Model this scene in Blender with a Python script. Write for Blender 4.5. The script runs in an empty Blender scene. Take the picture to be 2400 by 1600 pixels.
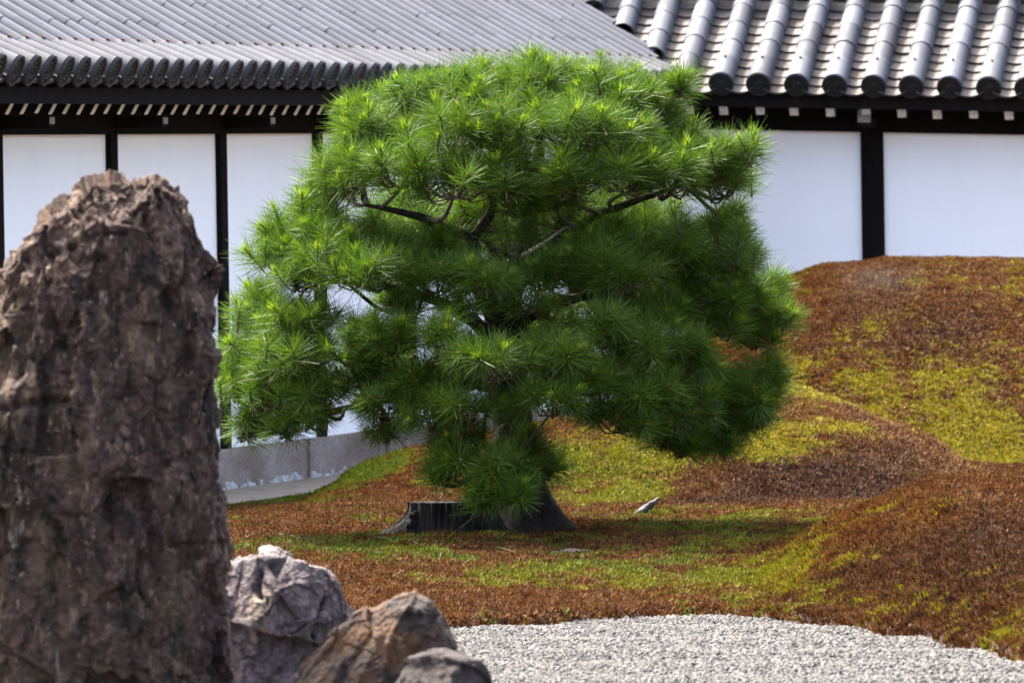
import bpy, math, random
import numpy as np
from mathutils import Vector, Matrix

# ------------------------------------------------------------------ camera, sky, sun, exposure
SC = bpy.context.scene
COL = SC.collection
random.seed(7)
RNG = np.random.default_rng(11)

F_PX, CX, CY = 21000.0, 1200.0, 800.0          # long lens, in units of a 2400 px wide frame
CAM_Z = 1.95
PITCH, ROLL = math.radians(1.162), math.radians(0.9)
_f = Vector((0, math.cos(PITCH), -math.sin(PITCH)))
_r0, _u0 = Vector((1, 0, 0)), Vector((0, math.sin(PITCH), math.cos(PITCH)))
_u = _u0 * math.cos(ROLL) + _r0 * math.sin(ROLL)
_r = _r0 * math.cos(ROLL) - _u0 * math.sin(ROLL)
cd = bpy.data.cameras.new('camera')
cam = bpy.data.objects.new('camera', cd); COL.objects.link(cam)
cd.sensor_width = 36.0; cd.lens = 36.0 * F_PX / 2400.0
cd.clip_start = 1.0; cd.clip_end = 1500.0
cd.dof.use_dof = True; cd.dof.focus_distance = 42.6; cd.dof.aperture_fstop = 9.0
cam.matrix_world = Matrix(((_r.x, _u.x, -_f.x, 0), (_r.y, _u.y, -_f.y, 0), (_r.z, _u.z, -_f.z, CAM_Z), (0, 0, 0, 1)))
SC.camera = cam

SUN_DIR = Vector((-0.32, 0.40, 0.86)).normalized()      # towards the sun: high, from the left, a little behind
w = bpy.data.worlds.new('World'); SC.world = w; w.use_nodes = True
wn = w.node_tree
sky = wn.nodes.new('ShaderNodeTexSky'); sky.sky_type = 'NISHITA'; sky.sun_disc = False
sky.sun_elevation = math.asin(SUN_DIR.z)
sky.sun_rotation = math.atan2(SUN_DIR.x, SUN_DIR.y)
sky.air_density = 0.85; sky.dust_density = 8.0; sky.ozone_density = 0.4
wn.links.new(sky.outputs[0], wn.nodes['Background'].inputs[0])
wn.nodes['Background'].inputs[1].default_value = 0.15
sl = bpy.data.lights.new('sun', 'SUN'); sl.energy = 3.2; sl.angle = math.radians(5.0); sl.color = (1.0, 0.95, 0.87)
so = bpy.data.objects.new('sun', sl); COL.objects.link(so)
so.rotation_euler = SUN_DIR.to_track_quat('Z', 'Y').to_euler()
vs = SC.view_settings
vs.view_transform = 'Standard'; vs.look = 'None'; vs.gamma = 1.0; vs.exposure = 2.78; vs.use_curve_mapping = False
SC.cycles.use_denoising = True
try: SC.cycles.denoiser = 'OPENIMAGEDENOISE'; SC.cycles.denoising_input_passes = 'RGB_ALBEDO_NORMAL'
except Exception: pass
SC.cycles.max_bounces = 6; SC.cycles.diffuse_bounces = 4; SC.cycles.glossy_bounces = 2
SC.cycles.use_adaptive_sampling = False

# ------------------------------------------------------------------ helpers
def P(px, py, y):
    """world point on the photograph's ray (2400x1600 frame) at world distance y"""
    d = _f + _r * ((px - CX) / F_PX) + _u * ((CY - py) / F_PX)
    return Vector((0, 0, CAM_Z)) + d * (y / d.y)
def Q(px, py, y):                               # the same from the 2352 px wide view
    return P(px * 1.0204, py * 1.0204, y)

_perm = np.random.default_rng(3).permutation(512).astype(np.int64)
_perm = np.concatenate([_perm, _perm])
_g = np.random.default_rng(4).normal(size=(512, 3)); _g /= np.linalg.norm(_g, axis=1)[:, None]
def perlin(p):
    p = np.asarray(p, float); i = np.floor(p).astype(np.int64); f = p - i
    t = f * f * f * (f * (f * 6 - 15) + 10)
    out = np.zeros(len(p))
    for a in (0, 1):
        for b in (0, 1):
            for c in (0, 1):
                h = _perm[((_perm[((_perm[(i[:, 0] + a) & 511] + i[:, 1] + b) & 511)] + i[:, 2] + c) & 511)]
                g = _g[h]
                v = (g[:, 0] * (f[:, 0] - a) + g[:, 1] * (f[:, 1] - b) + g[:, 2] * (f[:, 2] - c))
                wgt = (t[:, 0] if a else 1 - t[:, 0]) * (t[:, 1] if b else 1 - t[:, 1]) * (t[:, 2] if c else 1 - t[:, 2])
                out += v * wgt
    return out
def fbm(p, octv=4, gain=.5, ridged=False):
    p = np.asarray(p, float); a, s, o = 1.0, 0.0, np.zeros(len(p))
    for k in range(octv):
        n = perlin(p * 2 ** k + 17.3 * k)
        if ridged: n = 1 - 2.2 * np.abs(n) * 1.3
        o += a * n; s += a; a *= gain
    return o / s

_wt = np.random.default_rng(8).uniform(0, 1, (512, 3)); _wh = np.random.default_rng(9).uniform(-1, 1, (512, 4))
def facets(p):
    """broken planes: each random cell carries its own tilted plane"""
    p = np.asarray(p, float); i = np.floor(p).astype(np.int64)
    best = np.full(len(p), 1e9); out = np.zeros(len(p))
    for a in (-1, 0, 1):
        for b in (-1, 0, 1):
            for c in (-1, 0, 1):
                h = _perm[((_perm[((_perm[(i[:, 0] + a) & 511] + i[:, 1] + b) & 511)] + i[:, 2] + c) & 511)] & 511
                q = i + np.array([a, b, c]) + _wt[h]; r = p - q; d = (r * r).sum(1)
                k = d < best; best = np.where(k, d, best)
                out = np.where(k, _wh[h, 0] * .6 + (r * _wh[h, 1:]).sum(1) * .9, out)
    return out

def link(o, parent=None):
    COL.objects.link(o)
    if parent is not None: o.parent = parent
    return o
def np_mesh(name, V, Fs, mats, mi=None, smooth=False):
    me = bpy.data.meshes.new(name)
    V = np.asarray(V, np.float32)
    Fs = [np.asarray(f, np.int32) for f in (Fs if isinstance(Fs, list) else [Fs]) if len(f)]
    me.vertices.add(len(V)); me.vertices.foreach_set('co', V.ravel())
    loops = np.concatenate([f.ravel() for f in Fs])
    tot = np.concatenate([np.full(len(f), f.shape[1], np.int32) for f in Fs])
    st = np.concatenate([[0], np.cumsum(tot)[:-1]]).astype(np.int32)
    me.loops.add(len(loops)); me.loops.foreach_set('vertex_index', loops)
    me.polygons.add(len(tot)); me.polygons.foreach_set('loop_start', st)
    for m in (mats if isinstance(mats, (list, tuple)) else [mats]): me.materials.append(m)
    if mi is not None: me.polygons.foreach_set('material_index', np.asarray(mi, np.int32))
    me.polygons.foreach_set('use_smooth', np.full(len(tot), bool(smooth)))
    me.update(calc_edges=True); me.validate()
    return me
def obj(name, me, parent=None):
    return link(bpy.data.objects.new(name, me), parent)
def tag(o, label=None, cat=None, group=None, kind=None):
    if label: o['label'] = label
    if cat: o['category'] = cat
    if group: o['group'] = group
    if kind: o['kind'] = kind
    return o
def empty(name, loc=(0, 0, 0)):
    o = bpy.data.objects.new(name, None); o.location = loc; o.empty_display_size = .1
    return link(o)

class MB:
    """collects boxes and tubes into one mesh"""
    def __init__(s): s.v, s.f, s.m = [], [], []
    def box(s, c8, m=0):
        b = len(s.v); s.v += [tuple(p) for p in c8]
        for q in ((0, 3, 2, 1), (4, 5, 6, 7), (0, 1, 5, 4), (1, 2, 6, 5), (2, 3, 7, 6), (3, 0, 4, 7)):
            s.f.append(tuple(b + i for i in q)); s.m.append(m)
    def tube(s, pts, rad, n=6, m=0, cap=True):
        pts = [Vector(p) for p in pts]; rings = []
        a0 = (pts[1] - pts[0]).normalized()
        side = a0.orthogonal().normalized()
        for i, p in enumerate(pts):
            t = (pts[min(i + 1, len(pts) - 1)] - pts[max(i - 1, 0)])
            t = t.normalized() if t.length > 1e-9 else a0
            side = (side - t * side.dot(t)); side = side.normalized() if side.length > 1e-6 else t.orthogonal().normalized()
            up = t.cross(side); r = rad[i]; b = len(s.v)
            for k in range(n):
                a = 2 * math.pi * k / n
                s.v.append(tuple(p + side * (math.cos(a) * r) + up * (math.sin(a) * r)))
            rings.append(b)
        for i in range(len(rings) - 1):
            for k in range(n):
                a, b2 = rings[i] + k, rings[i] + (k + 1) % n
                s.f.append((a, b2, rings[i + 1] + (k + 1) % n, rings[i + 1] + k)); s.m.append(m)
        if cap:
            s.f.append(tuple(rings[0] + k for k in reversed(range(n)))); s.m.append(m)
            s.f.append(tuple(rings[-1] + k for k in range(n))); s.m.append(m)
    def mesh(s, name, mats, smooth=False):
        me = bpy.data.meshes.new(name); me.from_pydata(s.v, [], s.f)
        for m in (mats if isinstance(mats, (list, tuple)) else [mats]): me.materials.append(m)
        me.polygons.foreach_set('material_index', s.m)
        me.polygons.foreach_set('use_smooth', [smooth] * len(s.f)); me.update()
        return me

# ------------------------------------------------------------------ materials
class NT:
    def __init__(s, name, rough=.8, spec=.3):
        s.m = bpy.data.materials.new(name); s.m.use_nodes = True; s.t = s.m.node_tree
        s.b = s.t.nodes['Principled BSDF']; s.out = s.t.nodes['Material Output']
        s.b.inputs['Roughness'].default_value = rough
        s.b.inputs['Specular IOR Level'].default_value = spec
        s._pos = None
    def n(s, k, **kw):
        nd = s.t.nodes.new(k)
        for a, b in kw.items(): setattr(nd, a, b)
        return nd
    def l(s, a, b): s.t.links.new(a, b)
    def pos(s, sc=(1, 1, 1), rot=(0, 0, 0)):
        if s._pos is None: s._pos = s.n('ShaderNodeNewGeometry').outputs['Position']
        mp = s.n('ShaderNodeMapping'); s.l(s._pos, mp.inputs[0])
        mp.inputs['Scale'].default_value = sc; mp.inputs['Rotation'].default_value = rot
        return mp.outputs[0]
    def noise(s, scale, detail=5, rough=.6, sc=(1, 1, 1), rot=(0, 0, 0), dist=0.0):
        nd = s.n('ShaderNodeTexNoise'); s.l(s.pos(sc, rot), nd.inputs['Vector'])
        nd.inputs['Scale'].default_value = scale; nd.inputs['Detail'].default_value = detail
        nd.inputs['Roughness'].default_value = rough; nd.inputs['Distortion'].default_value = dist
        return nd.outputs['Fac']
    def voro(s, scale, sc=(1, 1, 1), feat='F1', out='Distance'):
        nd = s.n('ShaderNodeTexVoronoi', feature=feat); s.l(s.pos(sc), nd.inputs['Vector'])
        nd.inputs['Scale'].default_value = scale
        return nd.outputs[out]
    def ramp(s, fac, stops, interp='LINEAR'):
        r = s.n('ShaderNodeValToRGB'); r.color_ramp.interpolation = interp
        e = r.color_ramp.elements
        while len(e) < len(stops): e.new(.5)
        for i, (p, c) in enumerate(stops):
            e[i].position = p; e[i].color = (c, c, c, 1) if isinstance(c, (int, float)) else (*c, 1)
        s.l(fac, r.inputs[0]); return r.outputs[0]
    def mix(s, fac, a, b, blend='MIX'):
        nd = s.n('ShaderNodeMix', data_type='RGBA', blend_type=blend)
        for sock, v in ((nd.inputs[0], fac), (nd.inputs[6], a), (nd.inputs[7], b)):
            if isinstance(v, (int, float)): sock.default_value = v if sock.type == 'VALUE' else (v, v, v, 1)
            elif isinstance(v, tuple): sock.default_value = (*v, 1)
            else: s.l(v, sock)
        return nd.outputs[2]
    def math(s, op, a, b=0.0):
        nd = s.n('ShaderNodeMath', operation=op)
        for sock, v in ((nd.inputs[0], a), (nd.inputs[1], b)):
            if isinstance(v, (int, float)): sock.default_value = v
            else: s.l(v, sock)
        return nd.outputs[0]
    def rand(s): return s.n('ShaderNodeObjectInfo').outputs['Random']
    def attr(s, name, typ='GEOMETRY'):
        nd = s.n('ShaderNodeAttribute', attribute_name=name, attribute_type=typ); return nd.outputs['Fac']
    def color(s, c):
        if isinstance(c, tuple): s.b.inputs['Base Color'].default_value = (*c, 1)
        else: s.l(c, s.b.inputs['Base Color'])
        return s
    def bump(s, h, strength=.4, dist=.01):
        nd = s.n('ShaderNodeBump'); nd.inputs['Strength'].default_value = strength; nd.inputs['Distance'].default_value = dist
        s.l(h, nd.inputs['Height']); s.l(nd.outputs[0], s.b.inputs['Normal']); return s

def mk_plaster():
    t = NT('white_plaster', .9, .2)
    a = t.ramp(t.noise(1.3, 6, .6, (1, 1, .6)), [(.3, (.84, .84, .84)), (.7, (.88, .88, .875))])
    st = t.ramp(t.noise(3.0, 5, .6, (3, 3, .25)), [(.55, 0.0), (.8, .10)])
    t.color(t.mix(st, a, (.62, .60, .57))); t.bump(t.noise(60, 3), .08, .003); return t.m
def mk_dark_wood():
    t = NT('dark_timber', .95, .04)
    t.color(t.ramp(t.noise(6, 6, .7, (4, 4, 1)), [(.3, (.005, .0042, .004)), (.6, (.009, .0075, .0065)), (.8, (.022, .017, .014))]))
    t.bump(t.noise(40, 4, .6, (5, 5, .6)), .25, .004); return t.m
def mk_paint_white():
    t = NT('rafter_end_paint', .8, .2)
    t.color(t.ramp(t.noise(45, 5, .7), [(.3, (.42, .38, .33)), (.55, (.70, .67, .63)), (.8, (.80, .78, .75))])); return t.m
def mk_tile(name, lo, mid, hi, warm, warm_amt, rough=.60):
    t = NT(name, rough, .18)
    base = t.ramp(t.rand(), [(0, lo), (.45, mid), (1, hi)])
    blot = t.ramp(t.noise(7, 6, .65), [(.38, 0.0), (.62, 1.0)])
    c = t.mix(t.math('MULTIPLY', blot, .32), base, tuple(x * .62 for x in mid))
    w2 = t.ramp(t.noise(4.2, 5, .7, (1, 1, 1.3)), [(.55 - warm_amt * .3, 0.0), (.75, 1.0)])
    c = t.mix(t.math('MULTIPLY', w2, warm_amt), c, warm)
    spk = t.ramp(t.noise(70, 4, .7), [(.60, 0.0), (.72, .45)])
    c = t.mix(spk, c, (.16, .15, .14))
    t.color(c); t.bump(t.noise(55, 4, .6), .15, .004)
    t.l(t.ramp(t.noise(9, 4), [(.3, rough - .06), (.7, rough + .2)]), t.b.inputs['Roughness'])
    return t.m
def mk_granite():
    t = NT('granite', .85, .25)
    c = t.ramp(t.noise(55, 5, .75), [(.3, (0.1000, 0.0893, 0.0801)), (.5, (0.2500, 0.2209, 0.2003)), (.75, (0.4200, 0.3760, 0.3382))])
    d = t.ramp(t.noise(2.2, 5, .6, (1, 1, 2)), [(.35, (0.6000, 0.5170, 0.4717)), (.65, (1, .98, .96))])
    c = t.mix(1.0, c, d, 'MULTIPLY')
    t.color(c); t.bump(t.noise(70, 4), .4, .006); return t.m
def mk_simple(name, stops, scale, rough=.85, sc=(1, 1, 1), bs=50, bump=.3, bd=.006, spec=.25):
    t = NT(name, rough, spec); t.color(t.ramp(t.noise(scale, 6, .68, sc), stops)); t.bump(t.noise(bs, 4, .65, sc), bump, bd); return t.m

def mk_moss(name, inst):
    t = NT(name, .8, .15)
    ty = 'INSTANCER' if inst else 'GEOMETRY'
    g, dry, yel = t.attr('green', ty), t.attr('dry', ty), t.attr('yel', ty)
    r = t.rand() if inst else t.noise(38, 4, .7)
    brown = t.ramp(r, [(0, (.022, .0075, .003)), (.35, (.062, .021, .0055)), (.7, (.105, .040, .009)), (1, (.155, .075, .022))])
    brown = t.mix(t.math('MULTIPLY', t.attr('deep', ty), .9), brown, t.ramp(r, [(0, (.010, .0048, .0030)), (.6, (.034, .0145, .0070)), (1, (.090, .048, .026))]))  # darker brown carries the painted mound shade and random patches
    gr = t.ramp(r, [(0, (.022, .036, .003)), (.5, (.058, .082, .005)), (1, (.105, .125, .010))])
    yl = t.ramp(r, [(0, (.060, .050, .003)), (.5, (.150, .122, .005)), (1, (.23, .19, .012))])
    gg = t.mix(yel, gr, yl)
    # a tuft is brown or green, rarely in between
    th = t.math('ADD', t.math('MULTIPLY', t.math('SUBTRACT', t.noise(30, 2, .5), .5), 1.0), g)
    th = t.math('ADD', t.math('MULTIPLY', t.math('SUBTRACT', t.noise(7, 3, .6), .5), 1.1), th)
    if inst: th = t.math('ADD', t.math('MULTIPLY', t.math('SUBTRACT', t.math('FRACT', t.math('MULTIPLY', r, 17.31)), .5), .35), th)
    sel = t.ramp(th, [(.44, 0.0), (.60, 1.0)])
    c = t.mix(sel, brown, gg)
    c = t.mix(dry, c, t.ramp(r, [(0, (0.0594, 0.0363, 0.0249)), (1, (0.1560, 0.1199, 0.0888))]))
    if not inst: c = t.mix(1.0, c, (0.3096, 0.2876, 0.2663), 'MULTIPLY')   # soil and dead stems between the sprigs, darkened further to paint in their shade
    t.color(c)
    if inst:
        tr = t.n('ShaderNodeBsdfTranslucent'); t.l(c, tr.inputs[0])
        ms = t.n('ShaderNodeMixShader'); ms.inputs[0].default_value = .18
        t.l(t.b.outputs[0], ms.inputs[1]); t.l(tr.outputs[0], ms.inputs[2]); t.l(ms.outputs[0], t.out.inputs[0])
    else:
        t.bump(t.noise(60, 4, .7), .7, .02)
    return t.m
def mk_needle(name, stops, tl=.35, rough=.50):
    t = NT(name, rough, .25)
    c = t.ramp(t.noise(60, 3, .7), stops)
    c = t.mix(t.ramp(t.noise(2.3, 3), [(.35, 0.0), (.7, .5)]), c, t.mix(1.0, c, (1.25, 1.05, .6), 'MULTIPLY'))
    t.color(c)
    tr = t.n('ShaderNodeBsdfTranslucent'); t.l(t.mix(1.0, c, (1.15, 1.2, .7), 'MULTIPLY'), tr.inputs[0])
    ms = t.n('ShaderNodeMixShader'); ms.inputs[0].default_value = tl
    t.l(t.b.outputs[0], ms.inputs[1]); t.l(tr.outputs[0], ms.inputs[2]); t.l(ms.outputs[0], t.out.inputs[0])
    return t.m
def mk_bark(name, a, b, c, moss=False):
    t = NT(name, .9, .2)
    col = t.ramp(t.noise(16, 6, .7, (1, 1, .35)), [(.3, a), (.52, b), (.75, c)])
    if moss:
        z = t.n('ShaderNodeSeparateXYZ'); t.l(t.n('ShaderNodeNewGeometry').outputs['Position'], z.inputs[0])
        lo = t.ramp(t.math('MULTIPLY', z.outputs[2], 2.0), [(.1, .8), (.45, 0.0)])
        col = t.mix(t.math('MULTIPLY', lo, t.ramp(t.noise(9, 4), [(.42, 0.0), (.58, 1.0)])), col, (.10, .11, .012))
    t.color(col); t.bump(t.noise(34, 5, .7, (1, 1, .4)), .8, .02); return t.m

PLASTER, TIMBER, RPAINT, GRANITE = mk_plaster(), mk_dark_wood(), mk_paint_white(), mk_granite()
TILE_L = mk_tile('grey_roof_tile', (0.0401, 0.0445, 0.0566), (0.0491, 0.0545, 0.0690), (0.0580, 0.0644, 0.0807), (0.0340, 0.0331, 0.0347), .25)
TILE_R = mk_tile('weathered_cover_tile', (0.0307, 0.0346, 0.0444), (0.0502, 0.0564, 0.0713), (0.0754, 0.0840, 0.1034), (0.0474, 0.0460, 0.0486), .3)
TILE_P = mk_tile('pan_tile_clay', (0.0393, 0.0344, 0.0321), (0.0655, 0.0590, 0.0557), (0.0983, 0.0917, 0.0885), (0.0786, 0.0540, 0.0393), .45, .6)
TILE_E = mk_tile('weathered_eave_tile', (0.0288, 0.0319, 0.0394), (0.0402, 0.0444, 0.0539), (0.0575, 0.0630, 0.0750), (0.0768, 0.0788, 0.0797), .35, .55)
TILE_D = mk_simple('dark_tile_end', [(.3, (.006, .0065, .007)), (.6, (.014, .015, .016)), (.8, (.032, .032, .032))], 30, .5, spec=.4)
PAN_DK = mk_simple('shaded_pan_clay', [(.3, (.05, .048, .048)), (.7, (.10, .095, .09))], 12, .7)
RUST = mk_simple('rusty_nail', [(.3, (.06, .02, .012)), (.7, (.16, .05, .025))], 60)
LIME = mk_simple('lime_crust', [(.3, (.20, .195, .19)), (.6, (.42, .415, .41))], 40)
RUSTJ = mk_simple('joint_mortar', [(.3, (.12, .07, .06)), (.7, (.20, .12, .10))], 30)
BRK = mk_simple('worn_bracket_end', [(.3, (.10, .08, .065)), (.6, (.26, .22, .185)), (.8, (.40, .36, .32))], 40)
CONC = mk_simple('apron_concrete', [(.3, (.10, .084, .062)), (.55, (.17, .145, .11)), (.8, (.23, .20, .155))], 5, .9, bs=60, bump=.35)
COPPER = mk_simple('valley_copper', [(.3, (.10, .10, .095)), (.6, (.22, .24, .23)), (.8, (.36, .36, .34))], 14, .6)

# ------------------------------------------------------------------ setting: wide ground, gravel, moss terrain
LA = math.radians(15.0); RA = math.radians(11.5)
LD, LN = Vector((math.sin(LA), math.cos(LA), 0)), Vector((math.cos(LA), -math.sin(LA), 0))
RE, RN = Vector((math.cos(RA), -math.sin(RA), 0)), Vector((-math.sin(RA), -math.cos(RA), 0))
W0 = Vector((-1.738, 53.6, 0))                       # foot of the left wall's plaster at a post
S_C = 10.16; WC = W0 + LD * S_C                       # wall corner

def edge_y(x):                                       # near edge of the moss, where the gravel starts
    return np.interp(x, [-6, -2.5, -1.2, -.23, .24, .85, 1.24, 1.62, 1.95, 2.6, 4, 7],
                        [35.5, 36.2, 36.6, 37.1, 37.7, 37.9, 37.3, 35.9, 34.2, 32.6, 31.2, 30.5])
def prof(pts, yc):
    w_ = [P(a, b, yc) for a, b in pts]
    xs = [p.x for p in w_]; zs = [p.z for p in w_]
    return xs, zs
M1 = prof([(1650, 1392), (1735, 1365), (1888, 1270), (2041, 1194), (2194, 1138), (2347, 1125)], 40.5)
M1[1][2:] = [z + .02 for z in M1[1][2:]]
M1 = ([M1[0][0] - .5] + M1[0] + [3.4, 5.0, 6.5], [-.05] + M1[1] + [.50, .40, .1])
M2 = prof([(790, 1150), (830, 1112), (880, 1087), (950, 1064), (1100, 1025), (1300, 990), (1500, 968), (1700, 950), (1848, 943), (1965, 956), (2067, 982), (2169, 1022), (2246, 1078), (2282, 1119)], 50.3)
M2 = ([M2[0][0] - .4] + M2[0] + [M2[0][-1] + .35], [-.05] + M2[1] + [-.05])
M2B = prof([(1500, 960), (1700, 905), (1800, 892), (1843, 900), (1920, 925), (1996, 956), (2080, 1010)], 53.2)
M2B = ([M2B[0][0] - .9] + M2B[0] + [M2B[0][-1] + .6], [-.05] + M2B[1] + [-.05])
M3 = prof([(1420, 1040), (1520, 900), (1650, 760), (1806, 663), (1939, 628), (2082, 612), (2245, 602), (2400, 610)], 57.5)
M3 = ([M3[0][0] - .5] + M3[0] + [4.2, 5.5, 7.0], [-.05] + M3[1] + [1.15, .7, .1])
def bump_h(x, y, M, yc, rf, rb, pw=1.0):
    z = np.interp(x, M[0], M[1])
    t = np.where(y < yc, (yc - y) / rf, (y - yc) / rb)
    return z * np.clip(1 - np.abs(t) ** 2, 0, 1) ** pw
def smax(a, b, k=.07):
    h = np.clip(.5 + .5 * (a - b) / k, 0, 1)
    return b + (a - b) * h + k * h * (1 - h)
def terrain(x, y, fine=True):
    x = np.asarray(x, float); y = np.asarray(y, float)
    ed = edge_y(x)
    q = np.clip((y - ed - .2) / np.maximum(43.0 - ed, 3.0), 0, 1)
    h = .020 + .155 * q * q * (3 - 2 * q) - .05 * np.clip((y - 44) / 4, 0, 1)
    h = smax(h, bump_h(x, y, M1, 40.5, np.maximum(40.5 - ed, 1.0), 1.9, 1.0), .05)
    h = smax(h, bump_h(x, y, M2, 50.3, 3.6, 2.6, 1.2), .1)
    h = smax(h, bump_h(x, y, M2B, 53.2, 2.2, 2.0, 1.0), .06)
    h = smax(h, bump_h(x, y, M3, 57.5, 5.0, 3.0, 1.15), .08)
    p = np.stack([x, y, np.zeros_like(x)], -1).reshape(-1, 3)
    n = (.034 * fbm(p * np.array([1.7, 1.0, 1]), 3) + .026 * fbm(p * np.array([6, 4.5, 1]) + 9, 3)).reshape(x.shape)
    n2 = (.030 * fbm(p * np.array([3.2, 1.4, 1]) + 31, 2)).reshape(x.shape)
    h = h + n * np.clip((y - ed) / .8, .25, 1) * 1.6 + n2
    wl0 = (x - W0.x) * LN.x + (y - W0.y) * LN.y
    h = np.where(x < -.75, h * (.12 + .88 * np.clip((wl0 - .9) / 1.7, 0, 1)), h) if False else h * (.15 + .85 * np.clip((wl0 - .9) / 1.5 + np.clip((x + 1.15) / .35, 0, 1), 0, 1))
    # the carpet's edge rolls down below the gravel and the apron
    wl = (x - W0.x) * LN.x + (y - W0.y) * LN.y
    jag = .10 * fbm(p * 4.0 + 3, 3).reshape(x.shape)
    d1 = (y - ed) + jag; d2 = (wl - .88) + jag * .8
    k = np.clip(np.minimum(d1 / .12, d2 / .10), 0, 1)
    return np.where(k < 1, -.08 + (h + .08) * np.sqrt(np.clip(k, 0, 1)), h)
def ground_z(x, y): return float(terrain(np.array([x]), np.array([y]))[0])
def hit(px, py, y0=33.0, y1=60.0):
    """where a sight line (2352 px view) meets the moss"""
    ys = np.arange(y0, y1, .05); pts = [Q(px, py, y) for y in ys]
    h = terrain(np.array([p.x for p in pts]), ys); z = np.array([p.z for p in pts])
    k = np.nonzero(z <= h)[0]
    return float(ys[k[0]]) if len(k) else float(y1)

GROUND = mk_simple('yard_sand', [(.3, (.09, .085, .07)), (.7, (.14, .13, .11))], 3, .95)
gv = [(-400, -100, -.09), (400, -100, -.09), (400, 900, -.09), (-400, 900, -.09)]
tag(obj('ground', np_mesh('ground', gv, np.array([[0, 1, 2, 3]]), GROUND)), 'pale sandy yard ground around the garden', 'ground', kind='structure')

def grid(x0, x1, nx, y0, y1, ny):
    xs, ys = np.linspace(x0, x1, nx), np.linspace(y0, y1, ny)
    X, Y = np.meshgrid(xs, ys); i = np.arange(nx * ny).reshape(ny, nx)
    Fq = np.stack([i[:-1, :-1], i[:-1, 1:], i[1:, 1:], i[1:, :-1]], -1).reshape(-1, 4)
    return X.ravel(), Y.ravel(), Fq
# gravel bed
GRAVEL = NT('pale_gravel_bed', .9, .2)
GRAVEL.color(GRAVEL.ramp(GRAVEL.noise(55, 5, .75), [(.3, (0.0174, 0.0168, 0.0158)), (.5, (0.0419, 0.0406, 0.0384)), (.75, (0.0734, 0.0699, 0.0664))]))
GRAVEL.bump(GRAVEL.noise(70, 4, .7), .8, .015)
gx, gy, gf = grid(-6, 8, 141, 22, 40, 361)
gz = .010 * np.sin((gy + .25 * gx) * 2 * math.pi / .9) + .012 * fbm(np.stack([gx, gy, gx * 0], -1) * 1.3, 3) - .006
gme = np_mesh('gravel_bed', np.stack([gx, gy, gz], -1), gf, GRAVEL.m, smooth=True)
tag(obj('gravel_bed', gme), 'raked pale grey gravel bed in front of the moss', 'gravel', kind='structure')
# moss terrain
mx, my, mf = grid(-5.0, 6.4, 330, 30.2, 61.5, 560)
mz = terrain(mx, my)
V = np.stack([mx, my, mz], -1)
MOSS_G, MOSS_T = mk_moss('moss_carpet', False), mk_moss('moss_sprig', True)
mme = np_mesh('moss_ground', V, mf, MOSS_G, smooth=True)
def blob(x, y, cx_, cy_, rx, ry): return np.exp(-((x - cx_) / rx) ** 2 - ((y - cy_) / ry) ** 2)
pn = np.stack([mx, my, mx * 0], -1)
patch = fbm(pn * np.array([2.4, 1.1, 1]) + 5, 4)
patch2 = fbm(pn * np.array([5.0, 2.6, 1]) + 55, 3)
G = .25 + .95 * patch + .8 * patch2
for (bx_, by_, rx_, ry_, a) in [(-1.25, 51.6, .5, 1.5, .55), (-.85, 50.6, .35, .8, .45), (-.70, 41.8, .6, .6, .28), (1.05, 43.6, .8, 1.6, .25),
        (.55, 40.4, .6, .8, .22), (-.2, 41.2, .6, .3, .18), (.55, 48.7, .5, .5, .6), (1.2, 49.0, .5, .9, .45), (1.70, 52.6, .55, 1.0, .70),
        (2.75, 53.0, .7, .6, .55), (2.2, 54.3, .7, .6, .25), (1.05, 38.9, .4, 1.5, .30), (-.05, 39.9, .5, .3, .3), (0.35, 48.2, .9, .3, .3)]:
    G += a * blob(mx, my, bx_, by_, rx_, ry_)
ed_ = edge_y(mx)
G += .25 * np.exp(-((my - ed_ - .7) / .6) ** 2) * np.clip((mx - .9) / .4, 0, 1)
G -= .35 * blob(mx, my, 1.6, 47.0, .6, .8) + .25 * blob(mx, my, -.6, 38.4, 1.2, 1.1) + .3 * blob(mx, my, -1.1, 49.4, .8, .7) + .2 * blob(mx, my, 2.1, 39.5, .7, 1.5)
for (px_, py_, rx_, ry_, a) in [(590, 1168, .30, .8, .55), (700, 1145, .30, .8, .5), (810, 1112, .25, .7, .5), (880, 1085, .25, .6, .45), (950, 1290, .4, .3, .15), (1250, 1300, .5, .3, .25), (1450, 1300, .4, .3, .2),
        (1560, 1340, .4, .5, .22), (1620, 1230, .5, .8, .2), (1360, 1150, .35, .4, .6), (1450, 1120, .3, .5, .4), (1750, 1010, .35, .6, .4), (1850, 900, .5, .8, .5), (2330, 1060, .5, .6, .5), (1720, 1330, .25, .8, .25), (800, 1262, .4, .3, .2)]:
    yh = hit(px_, py_); G += a * blob(mx, my, Q(px_, py_, yh).x, yh, rx_, ry_)
SHADE_TONE = np.zeros_like(mx)  # shade on mound feet and faces, painted in as darker brown moss
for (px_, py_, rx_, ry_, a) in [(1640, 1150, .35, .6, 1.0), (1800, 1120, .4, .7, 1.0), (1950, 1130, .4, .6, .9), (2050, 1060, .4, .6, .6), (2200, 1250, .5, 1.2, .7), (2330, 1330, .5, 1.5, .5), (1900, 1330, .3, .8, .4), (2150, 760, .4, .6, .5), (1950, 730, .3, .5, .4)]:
    yh = hit(px_, py_); SHADE_TONE += a * blob(mx, my, Q(px_, py_, yh).x, yh, rx_, ry_)
SHADE_TONE = np.clip(SHADE_TONE + .5 * fbm(pn * np.array([2.0, 1.2, 1]) + 133, 3), 0, 1)
G -= .22 * SHADE_TONE
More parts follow.
